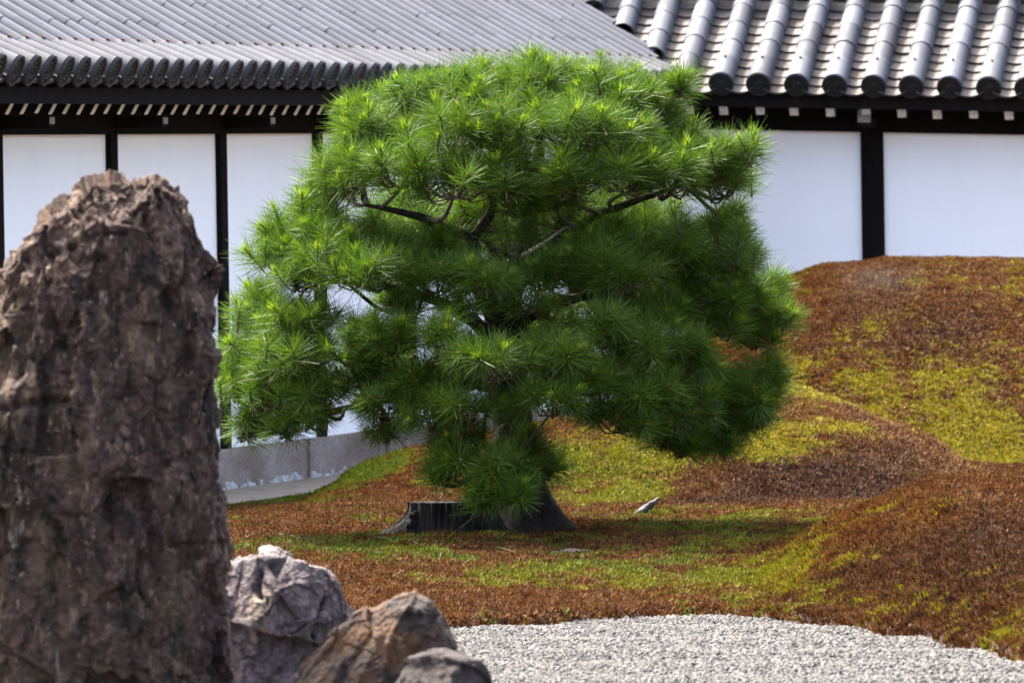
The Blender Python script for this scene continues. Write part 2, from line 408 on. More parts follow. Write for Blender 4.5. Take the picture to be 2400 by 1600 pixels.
DRY = .75 * blob(mx, my, 2.33, 56.2, .22, .5) * (patch2 > -.12) + .30 * np.clip(fbm(pn * np.array([3.3, 2.0, 1]) + 91, 3) - .22, 0, 1) * 3
YEL = np.clip(.40 + .9 * fbm(pn * np.array([.8, .5, 1]) + 71, 2) + .5 * np.clip((mx - .6), 0, 1) + .5 * np.clip((my - 48) / 4, 0, 1) * (mx > 0) - .5 * blob(mx, my, .4, 43, 1.5, 2.0) - .5 * (mx < -.6), 0, 1)
hw = (CX / F_PX) * my
dens = ((np.abs(mx) < hw + .8) & (mz > 0.0)).astype(np.float32)
dens *= np.clip(np.where(my > 58.3, .0, 1.0), 0, 1)
for nm, arr in (('green', G), ('dry', np.clip(DRY, 0, 1)), ('yel', YEL), ('deep', SHADE_TONE), ('dens', dens)):
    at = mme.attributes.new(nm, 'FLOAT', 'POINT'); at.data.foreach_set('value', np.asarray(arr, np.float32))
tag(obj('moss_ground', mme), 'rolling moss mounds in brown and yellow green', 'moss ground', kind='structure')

def scatter(name, me, coll, density, smin, smax_, tilt, seed, label, cat):
    ng = bpy.data.node_groups.new(name + '_scatter', 'GeometryNodeTree')
    ng.interface.new_socket('Geometry', in_out='INPUT', socket_type='NodeSocketGeometry')
    ng.interface.new_socket('Geometry', in_out='OUTPUT', socket_type='NodeSocketGeometry')
    nd = ng.nodes; gi, go = nd.new('NodeGroupInput'), nd.new('NodeGroupOutput')
    dp = nd.new('GeometryNodeDistributePointsOnFaces'); dp.distribute_method = 'RANDOM'; dp.inputs['Seed'].default_value = seed
    na = nd.new('GeometryNodeInputNamedAttribute'); na.data_type = 'FLOAT'; na.inputs['Name'].default_value = 'dens'
    mu = nd.new('ShaderNodeMath'); mu.operation = 'MULTIPLY'; mu.inputs[1].default_value = density
    ng.links.new(na.outputs['Attribute'], mu.inputs[0]); ng.links.new(mu.outputs[0], dp.inputs['Density'])
    ng.links.new(gi.outputs[0], dp.inputs['Mesh'])
    ci = nd.new('GeometryNodeCollectionInfo'); ci.inputs['Collection'].default_value = coll
    ci.inputs['Separate Children'].default_value = True; ci.inputs['Reset Children'].default_value = True
    ip = nd.new('GeometryNodeInstanceOnPoints'); ip.inputs['Pick Instance'].default_value = True
    ng.links.new(dp.outputs['Points'], ip.inputs['Points']); ng.links.new(ci.outputs[0], ip.inputs['Instance'])
    rv = nd.new('FunctionNodeRandomValue'); rv.data_type = 'FLOAT_VECTOR'
    rv.inputs[0].default_value = (-tilt, -tilt, 0); rv.inputs[1].default_value = (tilt, tilt, 6.283)
    ng.links.new(rv.outputs[0], ip.inputs['Rotation'])
    rs = nd.new('FunctionNodeRandomValue'); rs.data_type = 'FLOAT'
    rs.inputs[2].default_value = smin; rs.inputs[3].default_value = smax_; rs.inputs['Seed'].default_value = seed + 5
    ng.links.new(rs.outputs[1], ip.inputs['Scale'])
    ng.links.new(ip.outputs[0], go.inputs[0])
    o = obj(name, me.copy()); md = o.modifiers.new('scatter', 'NODES'); md.node_group = ng
    return tag(o, label, cat, kind='stuff')

tc = bpy.data.collections.new('moss_sprigs')
for k in range(6):
    rg = np.random.default_rng(100 + k); v, f = [], []
    for j in range(11):
        a = rg.uniform(0, 6.283); rr = rg.uniform(0, .019); L = rg.uniform(.014, .030); lean = rg.uniform(.05, .6)
        b0 = np.array([math.cos(a) * rr, math.sin(a) * rr, -.008]); a2 = a + rg.normal(0, .8)
        dr = np.array([math.cos(a2) * lean, math.sin(a2) * lean, 1.0]); dr /= np.linalg.norm(dr)
        sd = np.array([-math.sin(a2 + 1), math.cos(a2 + 1), 0]) * .0028
        m_, e_ = b0 + dr * L * .6, b0 + dr * L + np.array([math.cos(a2), math.sin(a2), -.3]) * .004
        i = len(v); v += [b0 - sd * .6, b0 + sd * .6, m_ + sd * 1.3, m_ - sd * 1.3, e_]
        f += [(i, i + 1, i + 2, i + 3)]; 
        i2 = len(v); v += [m_ + sd * 1.3, m_ - sd * 1.3, e_ , e_ + sd * .4]
        f += [(i2, i2 + 1, i2 + 2, i2 + 3)]
    o = bpy.data.objects.new('moss_sprig', np_mesh('moss_sprig', v, np.array(f), MOSS_T)); tc.objects.link(o)
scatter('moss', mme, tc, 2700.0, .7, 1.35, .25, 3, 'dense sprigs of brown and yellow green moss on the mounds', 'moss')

STONE_W = NT('gravel_stone', .85, .25)
STONE_W.color(STONE_W.ramp(STONE_W.rand(), [(0, (0.0160, 0.0151, 0.0138)), (.10, (0.0385, 0.0370, 0.0348)), (.35, (0.0594, 0.0559, 0.0514)), (.8, (0.0788, 0.0749, 0.0701)), (1, (0.0996, 0.0964, 0.0916))]))
gc = bpy.data.collections.new('gravel_stones')
import bmesh
for k in range(6):
    bm = bmesh.new(); bmesh.ops.create_icosphere(bm, subdivisions=1, radius=.0105)
    rg = np.random.default_rng(300 + k); sc_ = rg.uniform(.65, 1.25, 3)
    for vtx in bm.verts:
        q = 1 + rg.normal(0, .14)
        vtx.co = Vector((vtx.co.x * sc_[0] * q, vtx.co.y * sc_[1] * q, vtx.co.z * min(sc_[2], 1.0) * q))
    me = bpy.data.meshes.new('gravel_stone'); bm.to_mesh(me); bm.free(); me.materials.append(STONE_W.m)
    gc.objects.link(bpy.data.objects.new('gravel_stone', me))
gd = ((np.abs(gx) < (CX / F_PX) * gy + .25) & (gy > 32.2) & (gx > -1.2) & (gy < edge_y(gx) + .35)).astype(np.float32)
at = gme.attributes.new('dens', 'FLOAT', 'POINT'); at.data.foreach_set('value', gd)
scatter('gravel', gme, gc, 4200.0, .55, 1.45, 3.1, 9, 'crushed pale grey gravel stones spread before the moss', 'gravel')

# concrete apron along the left wall
ax = []
NS = 60; NW = 6
ss = np.linspace(-7, S_C - .3, NS); ww = np.linspace(.03, 1.15, NW)
for s_ in ss:
    for w_ in ww:
        p = W0 + LD * s_ + LN * w_
        ax.append((p.x, p.y, .012 - .02 * w_))
i = np.arange(NS * NW).reshape(NS, NW)
aF = np.stack([i[:-1, :-1], i[:-1, 1:], i[1:, 1:], i[1:, :-1]], -1).reshape(-1, 4)
tag(obj('wall_apron_path', np_mesh('wall_apron_path', ax, aF, CONC, smooth=True)), 'beige concrete strip along the foot of the white wall', 'path', kind='structure')

# ------------------------------------------------------------------ the two tiled garden walls
PHI = math.radians(30.0); CPH, SPH = math.cos(PHI), math.sin(PHI)
OV = .50; EZ = 2.45                                   # eave overhang and height of the tile axis at the eave
Z3 = Vector((0, 0, 1))
def LP(s, o, z): return W0 + LD * s + LN * o + Z3 * z
R_SH = -.033
def RP(t, o, z): return WC + RE * t + RN * o + Z3 * (z + R_SH * max(t - .8, -2.0) if z > .3 else z)
class Wall:
    def __init__(s, root, pt, along, nrm): s.root, s.p, s.a, s.n = root, pt, along, nrm
    def box(s, name, s0, s1, o0, o1, z0, z1, m, parent=None, me_only=False):
        b = MB(); c = []
        for z in (z0, z1):
            for (q, o) in ((s0, o0), (s1, o0), (s1, o1), (s0, o1)): c.append(s.p(q, o, z))
        b.box(c); me = b.mesh(name, m)
        return obj(name, me, parent or s.root)

def cover_mesh(name, L, r0, r1, th, mats, n=9, disc=False, nail=False):
    """half-round cover tile along +Z (up the slope), arch towards +X; lower end at z=0"""
    b = MB(); angs = [math.radians(-100 + 200 * k / (n - 1)) for k in range(n)]
    rings = []
    for (z, r) in ((0, r0), (L, r1), (0, r0)):          # the last pair carries the lip, so the barrel shades smoothly
        for rr in (r, r - th):
            i0 = len(b.v)
            for a in angs: b.v.append((math.cos(a) * rr, math.sin(a) * rr, z))
            rings.append(i0)
    o0, i0, o1, i1, o2, i2 = rings
    for k in range(n - 1):
        b.f.append((o0 + k, o0 + k + 1, o1 + k + 1, o1 + k)); b.m.append(0)
        b.f.append((i2 + k, o2 + k, o2 + k + 1, i2 + k + 1)[::-1]); b.m.append(1)
        b.f.append((i0 + k + 1, i0 + k, i1 + k, i1 + k + 1)); b.m.append(1)
    if disc:
        m = 20; rim = r0 * 1.07
        prof_ = [(0, .0, rim), (0, -.022, rim), (0, -.022, rim * .84), (0, -.014, rim * .82), (0, -.014, rim * .56), (0, -.019, rim * .54), (0, -.019, rim * .48), (0, -.012, rim * .46)]
        rr = []
        prof_ = [prof_[0], prof_[1], prof_[1]] + prof_[2:]
        for (_, z, r) in prof_:
            i_ = len(b.v)
            for k in range(m):
                a = 2 * math.pi * k / m; b.v.append((math.cos(a) * r - .0, math.sin(a) * r, z))
            rr.append(i_)
        for q in range(len(rr) - 1):
            for k in range(m):
                b.f.append((rr[q] + k, rr[q] + (k + 1) % m, rr[q + 1] + (k + 1) % m, rr[q + 1] + k)); b.m.append(0 if q == 0 else 1)
        b.f.append(tuple(rr[-1] + k for k in range(m))[::-1]); b.m.append(1)
        b.f.append(tuple(rr[0] + k for k in range(m))); b.m.append(1)
        for k in range(12):                              # ring of pearls
            a = 2 * math.pi * k / 12; c = Vector((math.cos(a) * rim * .69, math.sin(a) * rim * .69, -.014)); q = .006
            b.box([c + Vector((x_ * q, y_ * q, z_)) for z_ in (.004, -.007) for (x_, y_) in ((-1, -1), (1, -1), (1, 1), (-1, 1))], 1)
        for k in range(3):                               # three commas in the middle
            pts = []
            for j in range(5):
                a = 2 * math.pi * k / 3 + j * .38; rad = rim * (.16 + .05 * j)
                pts.append((math.cos(a) * rad, math.sin(a) * rad, -.013))
            b.tube(pts, [.010, .009, .007, .005, .002], 5, 1)
    if nail:
        c = Vector((r1 * .98, 0, L - .035)); q = .008
        b.box([c + Vector((z_, x_ * q, y_ * q)) for z_ in (-.01, .014) for (x_, y_) in ((-1, -1), (1, -1), (1, 1), (-1, 1))], 2)
    return b.mesh(name, mats, smooth=False)
def shade_auto(me):
    for p in me.polygons:
        if p.material_index == 0 and len(p.vertices) == 4: p.use_smooth = True
def frame(along, up, nrm, loc):
    """matrix with X = outward roof normal, Z = up the slope"""
    y = up.cross(nrm).normalized()
    return Matrix(((nrm.x, y.x, up.x, loc.x), (nrm.y, y.y, up.y, loc.y), (nrm.z, y.z, up.z, loc.z), (0, 0, 0, 1)))
def pan_mesh(name, Wd, L, mats, n=6, dip=.030, th=.016):
    b = MB(); xs = [(-.5 + k / (n - 1)) for k in range(n)]
    R = []
    for z, lift in ((0, th), (L, 0)):
        for dz in (0, -th):
            i_ = len(b.v)
            for x in xs: b.v.append((lift + dz - dip * (1 - (2 * x) ** 2), x * Wd, z))
            R.append(i_)
    for k in range(n - 1):
        b.f.append((R[0] + k, R[0] + k + 1, R[2] + k + 1, R[2] + k)); b.m.append(0)
        b.f.append((R[1] + k, R[1] + k + 1, R[0] + k + 1, R[0] + k)); b.m.append(1)
        b.f.append((R[3] + k, R[3] + k + 1, R[1] + k + 1, R[1] + k)); b.m.append(1)
    return b.mesh(name, mats, smooth=False)

# plan corner of the two eaves
def solve2(p, d, q, e):
    M = np.array([[d.x, -e.x], [d.y, -e.y]]); r = np.linalg.solve(M, np.array([q.x - p.x, q.y - p.y])); return r
sc_e, tc_e = solve2(W0 + LN * OV, LD, WC + RN * OV, RE)       # s and t of the eave corner
def valley_s(u):                                              # where the valley crosses the left roof at slope height u
    o = OV - u * CPH; return solve2(W0 + LN * o, LD, WC + RN * o, RE)

# ---- left wall
lw = empty('garden_wall', LP(0, 0, 0)); LOFF = Matrix.Translation(-lw.location)
tag(lw, 'white plaster garden wall running behind the tall rock, under tightly ribbed grey tile roof', 'wall', kind='thing')
def to_local(o, root):                                        # geometry is in world space: undo the root's offset
    o.matrix_parent_inverse = Matrix.Translation(-root.location); return o
A = Wall(lw, LP, LD, LN)
posts = [-6.4, -4.28, -2.17, 0.0, 2.06, 4.15, 6.25, 8.3, S_C - .02]
for q in range(len(posts) - 1):
    to_local(A.box('plaster_panel', posts[q] + .062, posts[q + 1] - .062, -.14, 0, .25, 2.135, PLASTER), lw)
for q in posts: to_local(A.box('post', q - .065, q + .065, -.12, .035, .245, 2.16, TIMBER), lw)
for q0, q1 in ((-6.5, -2.2), (-2.19, 2.04), (2.05, 6.2), (6.21, S_C - .03)):
    to_local(A.box('wall_beam', q0, q1, -.15, .05, 2.13, 2.36, TIMBER), lw)
rng = random.Random(5)
joints = [-6.6, -4.9, -3.1, -.75, 1.63, 3.4, 5.0, 6.7, 8.4, S_C]
for q in range(len(joints) - 1):
    to_local(A.box('plinth_stone', joints[q] + .03, joints[q + 1] - .03, -.2, .05 + rng.uniform(-.004, .004), -.05, .25 + rng.uniform(-.008, .006), GRANITE), lw)
for q in joints[1:-1]: to_local(A.box('plinth_joint', q - .028, q + .028, -.2, .044, -.05, .236, RUSTJ), lw)
b = MB(); s_ = -6.5
while s_ < 8:                                                # lime crust along the foot
    L = rng.uniform(.03, .12); h_ = rng.uniform(.012, .045); dz = rng.uniform(-.01, .015)
    if rng.random() < .85:
        b.box([LP(a_, o_, z_) for z_, k_ in ((.0, 1), (.012 + h_ + dz, .6)) for a_, o_ in ((s_, .04), (s_ + L, .04), (s_ + L, .056 + .02 * k_ * rng.random()), (s_, .056 + .02 * k_ * rng.random()))])
    s_ += L * rng.uniform(.8, 1.15)
tag(to_local(obj('lime_crust', b.mesh('lime_crust', LIME), lw), lw), kind='stuff')
# rafters with painted ends
def rafters(Wl, root, a0, a1, step, oe, ze, wd, ht, mat_end):
    up = Vector(); q = a0
    slope = (-Wl.n * CPH + Z3 * SPH); nr = (Wl.n * SPH + Z3 * CPH)
    b = MB()
    base = Vector((0, 0, 0))
    def pts(z, L):
        return [slope * L_ + Wl.a * x + nr * y for L_ in (0, L) for (x, y) in ((-wd / 2, -ht / 2), (wd / 2, -ht / 2), (wd / 2, ht / 2), (-wd / 2, ht / 2))]
    b.box(pts(0, .62)); me = b.mesh('rafter', TIMBER)
    b2 = MB(); c = [p_ - slope * .0 for p_ in pts(0, .006)]
    c = [(slope * (L_ - .004) + Wl.a * x + nr * y) for L_ in (0, .0035) for (x, y) in ((-wd / 2 + .001, -ht / 2 + .001), (wd / 2 - .001, -ht / 2 + .001), (wd / 2 - .001, ht / 2 - .001), (-wd / 2 + .001, ht / 2 - .001))]
    b2.box(c); me2 = b2.mesh('painted_end', mat_end)
    while q < a1:
        o = bpy.data.objects.new('rafter', me); link(o, root); p = Wl.p(q + rng.uniform(-.008, .008), oe, ze + rng.uniform(-.004, .004))
        o.location = p - root.location
        e = bpy.data.objects.new('painted_end', me2); link(e, o)
        q += step
rafters(A, lw, -6.3, S_C - .1, .252, .35, 2.275, .056, .078, RPAINT)
for q in posts[:-1]:                                          # bracket arms at the posts
    to_local(A.box('bracket_arm', q - .045, q + .045, .03, .34, 2.165, 2.228, TIMBER), lw)
    b = MB(); b.box([A.p(a_, o_, z_) for z_ in (2.185, 2.223) for a_, o_ in ((q - .042, .341), (q + .042, .341), (q + .042, .345), (q - .042, .345))])
    to_local(obj('bracket_end', b.mesh('bracket_end', BRK), lw), lw)
def slab(Wl, a0, a1, o0, z0, o1, z1, th, name, m, root):
    b = MB(); b.box([Wl.p(a_, o_, z_) for a_, o_, z_ in ((a0, o0, z0 - th), (a1, o0, z0 - th), (a1, o1, z1 - th), (a0, o1, z1 - th), (a0, o0, z0), (a1, o0, z0), (a1, o1, z1), (a0, o1, z1))])
    return to_local(obj(name, b.mesh(name, m), root), root)
slab(A, -6.6, S_C + .3, .455, 2.275 + .03, -.75, 2.305 + 1.205 * .577, .012, 'soffit_board', TIMBER, lw)
to_local(A.box('eave_board', -6.6, sc_e - .06, .415, .455, 2.305, 2.385, TIMBER), lw)

# roof of the left wall: cover tiles one by one, pans in one sheet below
def roof_dirs(Wl): return (-Wl.n * CPH + Z3 * SPH), (Wl.n * SPH + Z3 * CPH)
upL, nrL = roof_dirs(A)
# underlay with the shape of the pan channels
pw = .292; row_s = [-6.35 + pw * k for k in range(200) if -6.35 + pw * k < sc_e - .02]
def quad_pts(Wl, a0, u0, a1, u1, lift, upv, nrv):
    e0 = lambda a, u: Wl.p(a, OV, EZ) + upv * u + nrv * lift
    return [e0(a0, u0), e0(a1, u0), e0(a1, u1), e0(a0, u1)]
def pan_sheet(rows, valley_fn):
    v, f = [], []
    exp = .125
    for r in rows:
        for c in range(11):
            u0, u1 = c * exp, (c + 1) * exp
            for k in range(4):
                y0, y1 = (k / 4 - .5) * pw, ((k + 1) / 4 - .5) * pw
                d0, d1 = -.02 * (1 - (2 * y0 / pw) ** 2) - .03, -.02 * (1 - (2 * y1 / pw) ** 2) - .03
                i_ = len(v)
                for (y, u, d) in ((y0, u0, d0 + .015), (y1, u0, d1 + .015), (y1, u1, d1), (y0, u1, d0)):
                    v.append(A.p(r + pw / 2 + y, OV, EZ) + upL * u + nrL * d)
                v.append(v[i_] - nrL * .02); v.append(v[i_ + 1] - nrL * .02)
                f += [(i_, i_ + 1, i_ + 2, i_ + 3), (i_ + 4, i_ + 5, i_ + 1, i_)]
    return v, f
roof_l_v, roof_l_f = pan_sheet([q for q in row_s], None)
rl = obj('roof', np_mesh('roof', roof_l_v, np.array(roof_l_f), PAN_DK), lw); to_local(rl, lw)
EAVE_L = cover_mesh('eave_cover_tile', .30, .084, .080, .014, [TILE_E, TILE_D, RUST], 11, True, True)
COV_L = cover_mesh('cover_tile', .285, .0800, .0788, .010, [TILE_L, TILE_D], 9)
for me in (EAVE_L, COV_L): shade_auto(me)
tilt = math.radians(-5)
def put(me, name, parent, M):
    o = bpy.data.objects.new(name, me); link(o, parent); o.matrix_parent_inverse = Matrix.Identity(4)
    o.matrix_basis = M
    return o
INV_L = Matrix.Translation(-lw.location)
rl_inv = Matrix.Identity(4)
def place_rows(Wl, root, roof, rows, upv, nrv, eave_me, cov_me, us, first_u=None, wob=.004):
    for r in rows:
        dr = rng.uniform(-wob, wob)
        u0 = first_u(r) if first_u else 0.0
        if u0 <= 0:
            # the eave tile lies a little flatter than the rest
            e_up = (upv * math.cos(math.radians(6)) - nrv * math.sin(math.radians(6))).normalized()
            e_nr = (nrv * math.cos(math.radians(6)) + upv * math.sin(math.radians(6))).normalized()
            loc = Wl.p(r + dr, OV, EZ) + upv * rng.uniform(-.006, .006) + nrv * .030
            put(eave_me, 'eave_cover_tile', roof, INV(root) @ frame(Wl.a, e_up, e_nr, loc))
        for (ua) in us:
            if ua < u0 - .12: continue
            uu = max(ua + rng.uniform(-.022, .010), u0)
            loc = Wl.p(r + dr + rng.uniform(-wob, wob) * .5, OV, EZ) + upv * uu + nrv * rng.uniform(-.002, .002)
            put(cov_me, 'cover_tile', roof, INV(root) @ frame(Wl.a, upv, nrv, loc))
def INV(root): return Matrix.Translation(-root.location)
rl.matrix_parent_inverse = Matrix.Identity(4); rl.matrix_basis = INV(lw)
def fix_child_space(roof):
    # tiles carry root-local matrices; the roof mesh itself is shifted by the same offset
    roof.data.transform(roof.matrix_basis); roof.matrix_basis = Matrix.Identity(4)
fix_child_space(rl)
place_rows(A, lw, rl, row_s, upL, nrL, EAVE_L, COV_L, [.285, .545, .805])
up_rows = MB()                                                # the top course, above the picture, and the rows cut by the valley
vs_rows = [row_s[-1] + pw * k for k in range(1, 6)]
def v_u(r):                                                   # slope height at which a left row beyond the corner starts
    lo, hi = 0.0, 2.0
    for _ in range(30):
        m = (lo + hi) / 2
        if valley_s(m)[0] < r: lo = m
        else: hi = m
    return hi
place_rows(A, lw, rl, [r for r in vs_rows if v_u(r) < 1.2], upL, nrL, EAVE_L, COV_L, [.285, .545, .805, 1.065], v_u)
tv, tf, tm = [], [], []
for r in row_s + vs_rows:
    if v_u(r) > 1.3: continue
    M = INV(lw) @ frame(LD, upL, nrL, A.p(r, OV, EZ) + upL * 1.065)
    i_ = len(tv)
    tv += [M @ v_.co for v_ in COV_L.vertices]
    for p_ in COV_L.polygons: tf.append([i_ + k for k in p_.vertices])
me = bpy.data.meshes.new('upper_cover_tiles'); me.from_pydata(tv, [], tf); me.materials.append(TILE_L); me.update()
tag(obj('upper_cover_tiles', me, rl), kind='stuff')

# ---- right wall
rw = empty('garden_wall', WC)
tag(rw, 'white plaster wall behind the big moss mound, under wide spaced mottled cover tiles', 'wall', kind='thing')
B = Wall(rw, RP, RE, RN)
rposts = [1.70, 3.83]
for a0, a1 in ((.0, 1.62), (1.78, 3.75), (3.91, 5.2)):
    to_local(B.box('plaster_panel', a0, a1, -.14, 0, .25, 2.135, PLASTER), rw)
for q in rposts: to_local(B.box('post', q - .08, q + .08, -.12, .03, .245, 2.16, TIMBER), rw)
to_local(B.box('wall_beam', -.05, 2.0, -.15, .05, 2.13, 2.36, TIMBER), rw)
to_local(B.box('wall_beam', 2.003, 5.2, -.15, .052, 2.13, 2.36, TIMBER), rw)
for a0, a1 in ((0, 1.4), (1.42, 3.1), (3.12, 5.2)): to_local(B.box('plinth_stone', a0, a1, -.2, .05, -.05, .25, GRANITE), rw)
rafters(B, rw, .20, 5.0, .252, .35, 2.275, .062, .082, RPAINT)
for q in rposts:
    to_local(B.box('bracket_arm', q - .05, q + .05, .03, .34, 2.165, 2.235, TIMBER), rw)
    b = MB(); b.box([B.p(a_, o_, z_) for z_ in (2.20, 2.33) for a_, o_ in ((q - .045, .341), (q + .045, .341), (q + .045, .345), (q - .045, .345))])
    to_local(obj('bracket_end', b.mesh('bracket_end', BRK), rw), rw)
slab(B, -.4, 5.2, .455, 2.305, -.75, 2.305 + 1.205 * .577, .012, 'soffit_board', TIMBER, rw)
to_local(B.box('eave_board', tc_e + .06, 5.2, .415, .455, 2.305, 2.385, TIMBER), rw)
upR, nrR = roof_dirs(B)
# shear the up/normal frame is not needed: the wall's grade is only a few per cent
pr = .270
first = 0.985                                                 # first full row beside the valley
rrows = [first + pr * k for k in range(-5, 12)]
def v_ur(t):
    if t >= tc_e: return 0.0
    lo, hi = 0.0, 2.5
    for _ in range(30):
        m = (lo + hi) / 2
        if valley_s(m)[1] > t: lo = m
        else: hi = m
    return hi
sheet = MB(); sheet.box([B.p(a_, OV, EZ) + upR * u_ + nrR * d_ for d_ in (-.085, -.07) for a_, u_ in ((tc_e, 0.0), (5.2, 0.0), (5.2, 1.4), (valley_s(1.4)[1], 1.4))])
rr_ = obj('roof', sheet.mesh('roof', TIMBER), rw); rr_.data.transform(INV(rw))
EAVE_R = cover_mesh('eave_cover_tile', .27, .084, .080, .014, [TILE_R, TILE_D, RUST], 13, True, True)
COV_R = cover_mesh('cover_tile', .275, .080, .075, .013, [TILE_R, TILE_D], 11)
PAN_R = pan_mesh('pan_tile', .20, .15, [TILE_P, TILE_D])
for me in (EAVE_R, COV_R): shade_auto(me)
for p_ in PAN_R.polygons: p_.use_smooth = False
rvis = [r for r in rrows if v_ur(r) < 1.25 and r < 3.6]
def place_r(rows):
    for r in rows:
        u0 = v_ur(r); dr = rng.uniform(-.004, .004)
        if u0 <= 0:
            loc = B.p(r + dr, OV, EZ) + nrR * .012
            put(EAVE_R, 'eave_cover_tile', rr_, INV(rw) @ frame(RE, upR, nrR, loc)); us = [.255, .515, .775, 1.035]
        else:
            us = [u0 + .02 + .26 * k for k in range(6) if u0 + .26 * k < 1.2]
        for k, ua in enumerate(us):
            loc = B.p(r + dr, OV, EZ) + upR * ua + nrR * rng.uniform(-.002, .003)
            put(COV_R, 'cover_tile', rr_, INV(rw) @ frame(RE, upR, nrR, loc))
        for side in (1,):
            rc = r + pr / 2; up0 = v_ur(rc)
            for c in range(11):
                u_ = -.035 + c * .118
                if u_ < up0 - .06: continue
                loc = B.p(rc, OV, EZ) + upR * (u_ + rng.uniform(-.004, .004)) + nrR * (-.030 + rng.uniform(-.003, .003)) + RE * rng.uniform(-.003, .003)
                put(PAN_R, 'pan_tile', rr_, INV(rw) @ frame(RE, upR, nrR, loc))
place_r(rvis)
# ridge courses at the top of the right roof
for k in range(3):
    b = MB(); u_ = 1.22 + .02 * k; h0 = .03 + .05 * k
    b.box([B.p(a_, OV, EZ) + upR * uu + nrR * hh for hh in (h0, h0 + .044) for a_, uu in ((-1.3, u_), (5.0, u_), (5.0, u_ + .3), (-1.3, u_ + .3))])
    o = obj('ridge_course', b.mesh('ridge_course', TILE_D), rr_); o.data.transform(INV(rw))
# valley gutter
b = MB(); pts_ = []
for u_ in np.linspace(-.03, 1.4, 12):
    s_v = valley_s(u_)[0]; o_ = OV - u_ * CPH
    pts_.append(A.p(s_v, o_, EZ + u_ * SPH))
vd = Vector((LN.x - RE.x * 0, LN.y, 0)).normalized()
cross = (RE - LD).normalized()
for k in range(len(pts_) - 1):
    for (w0_, w1_, zz0, zz1) in ((-.09, 0, .012, -.035), (0, .10, -.035, -.005)):
        q = [pts_[k] + cross * w0_ + Z3 * zz0, pts_[k] + cross * w1_ + Z3 * zz1, pts_[k + 1] + cross * w1_ + Z3 * zz1, pts_[k + 1] + cross * w0_ + Z3 * zz0]
        i_ = len(b.v); b.v += [tuple(x) for x in q]; b.f.append((i_, i_ + 1, i_ + 2, i_ + 3)); b.m.append(0)
o = obj('valley_gutter', b.mesh('valley_gutter', COPPER), rr_); o.data.transform(INV(rw))

# ------------------------------------------------------------------ rocks
def mk_rock(name, stops, scale, spots, spot_amt, streak=None, top=None, patch=None):
    t = NT(name, .82, .3)
    c = t.ramp(t.noise(scale, 8, .72, (1, 1, .75), dist=.6), stops)
    v = t.ramp(t.noise(scale * 4, 7, .82), [(.36, .18), (.5, .80), (.63, 1.75)])
    c = t.mix(.9, c, v, 'MULTIPLY')
    for (sc_, lo, hi, col, stretch) in spots:
        c = t.mix(t.math('MULTIPLY', t.ramp(t.noise(sc_, 4, .62, (1, 1, stretch)), [(lo, 0.0), (hi, 1.0)]), spot_amt), c, col)
    if streak:
        c = t.mix(t.ramp(t.noise(streak[0], 3, .5, (1, 1, .10)), [(streak[1], 0.0), (streak[1] + .05, .8)]), c, streak[2])
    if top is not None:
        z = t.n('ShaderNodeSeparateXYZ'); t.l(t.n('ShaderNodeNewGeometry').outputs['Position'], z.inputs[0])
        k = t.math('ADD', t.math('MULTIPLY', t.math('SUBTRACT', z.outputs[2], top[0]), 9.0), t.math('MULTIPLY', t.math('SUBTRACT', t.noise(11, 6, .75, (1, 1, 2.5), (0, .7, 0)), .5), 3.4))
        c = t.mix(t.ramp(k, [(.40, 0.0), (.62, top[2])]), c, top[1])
    t.color(c); t.bump(t.math('ADD', t.noise(scale * 7, 7, .8), t.math('MULTIPLY', t.voro(scale * 6), .5)), 1.0, .018)
    return t.m

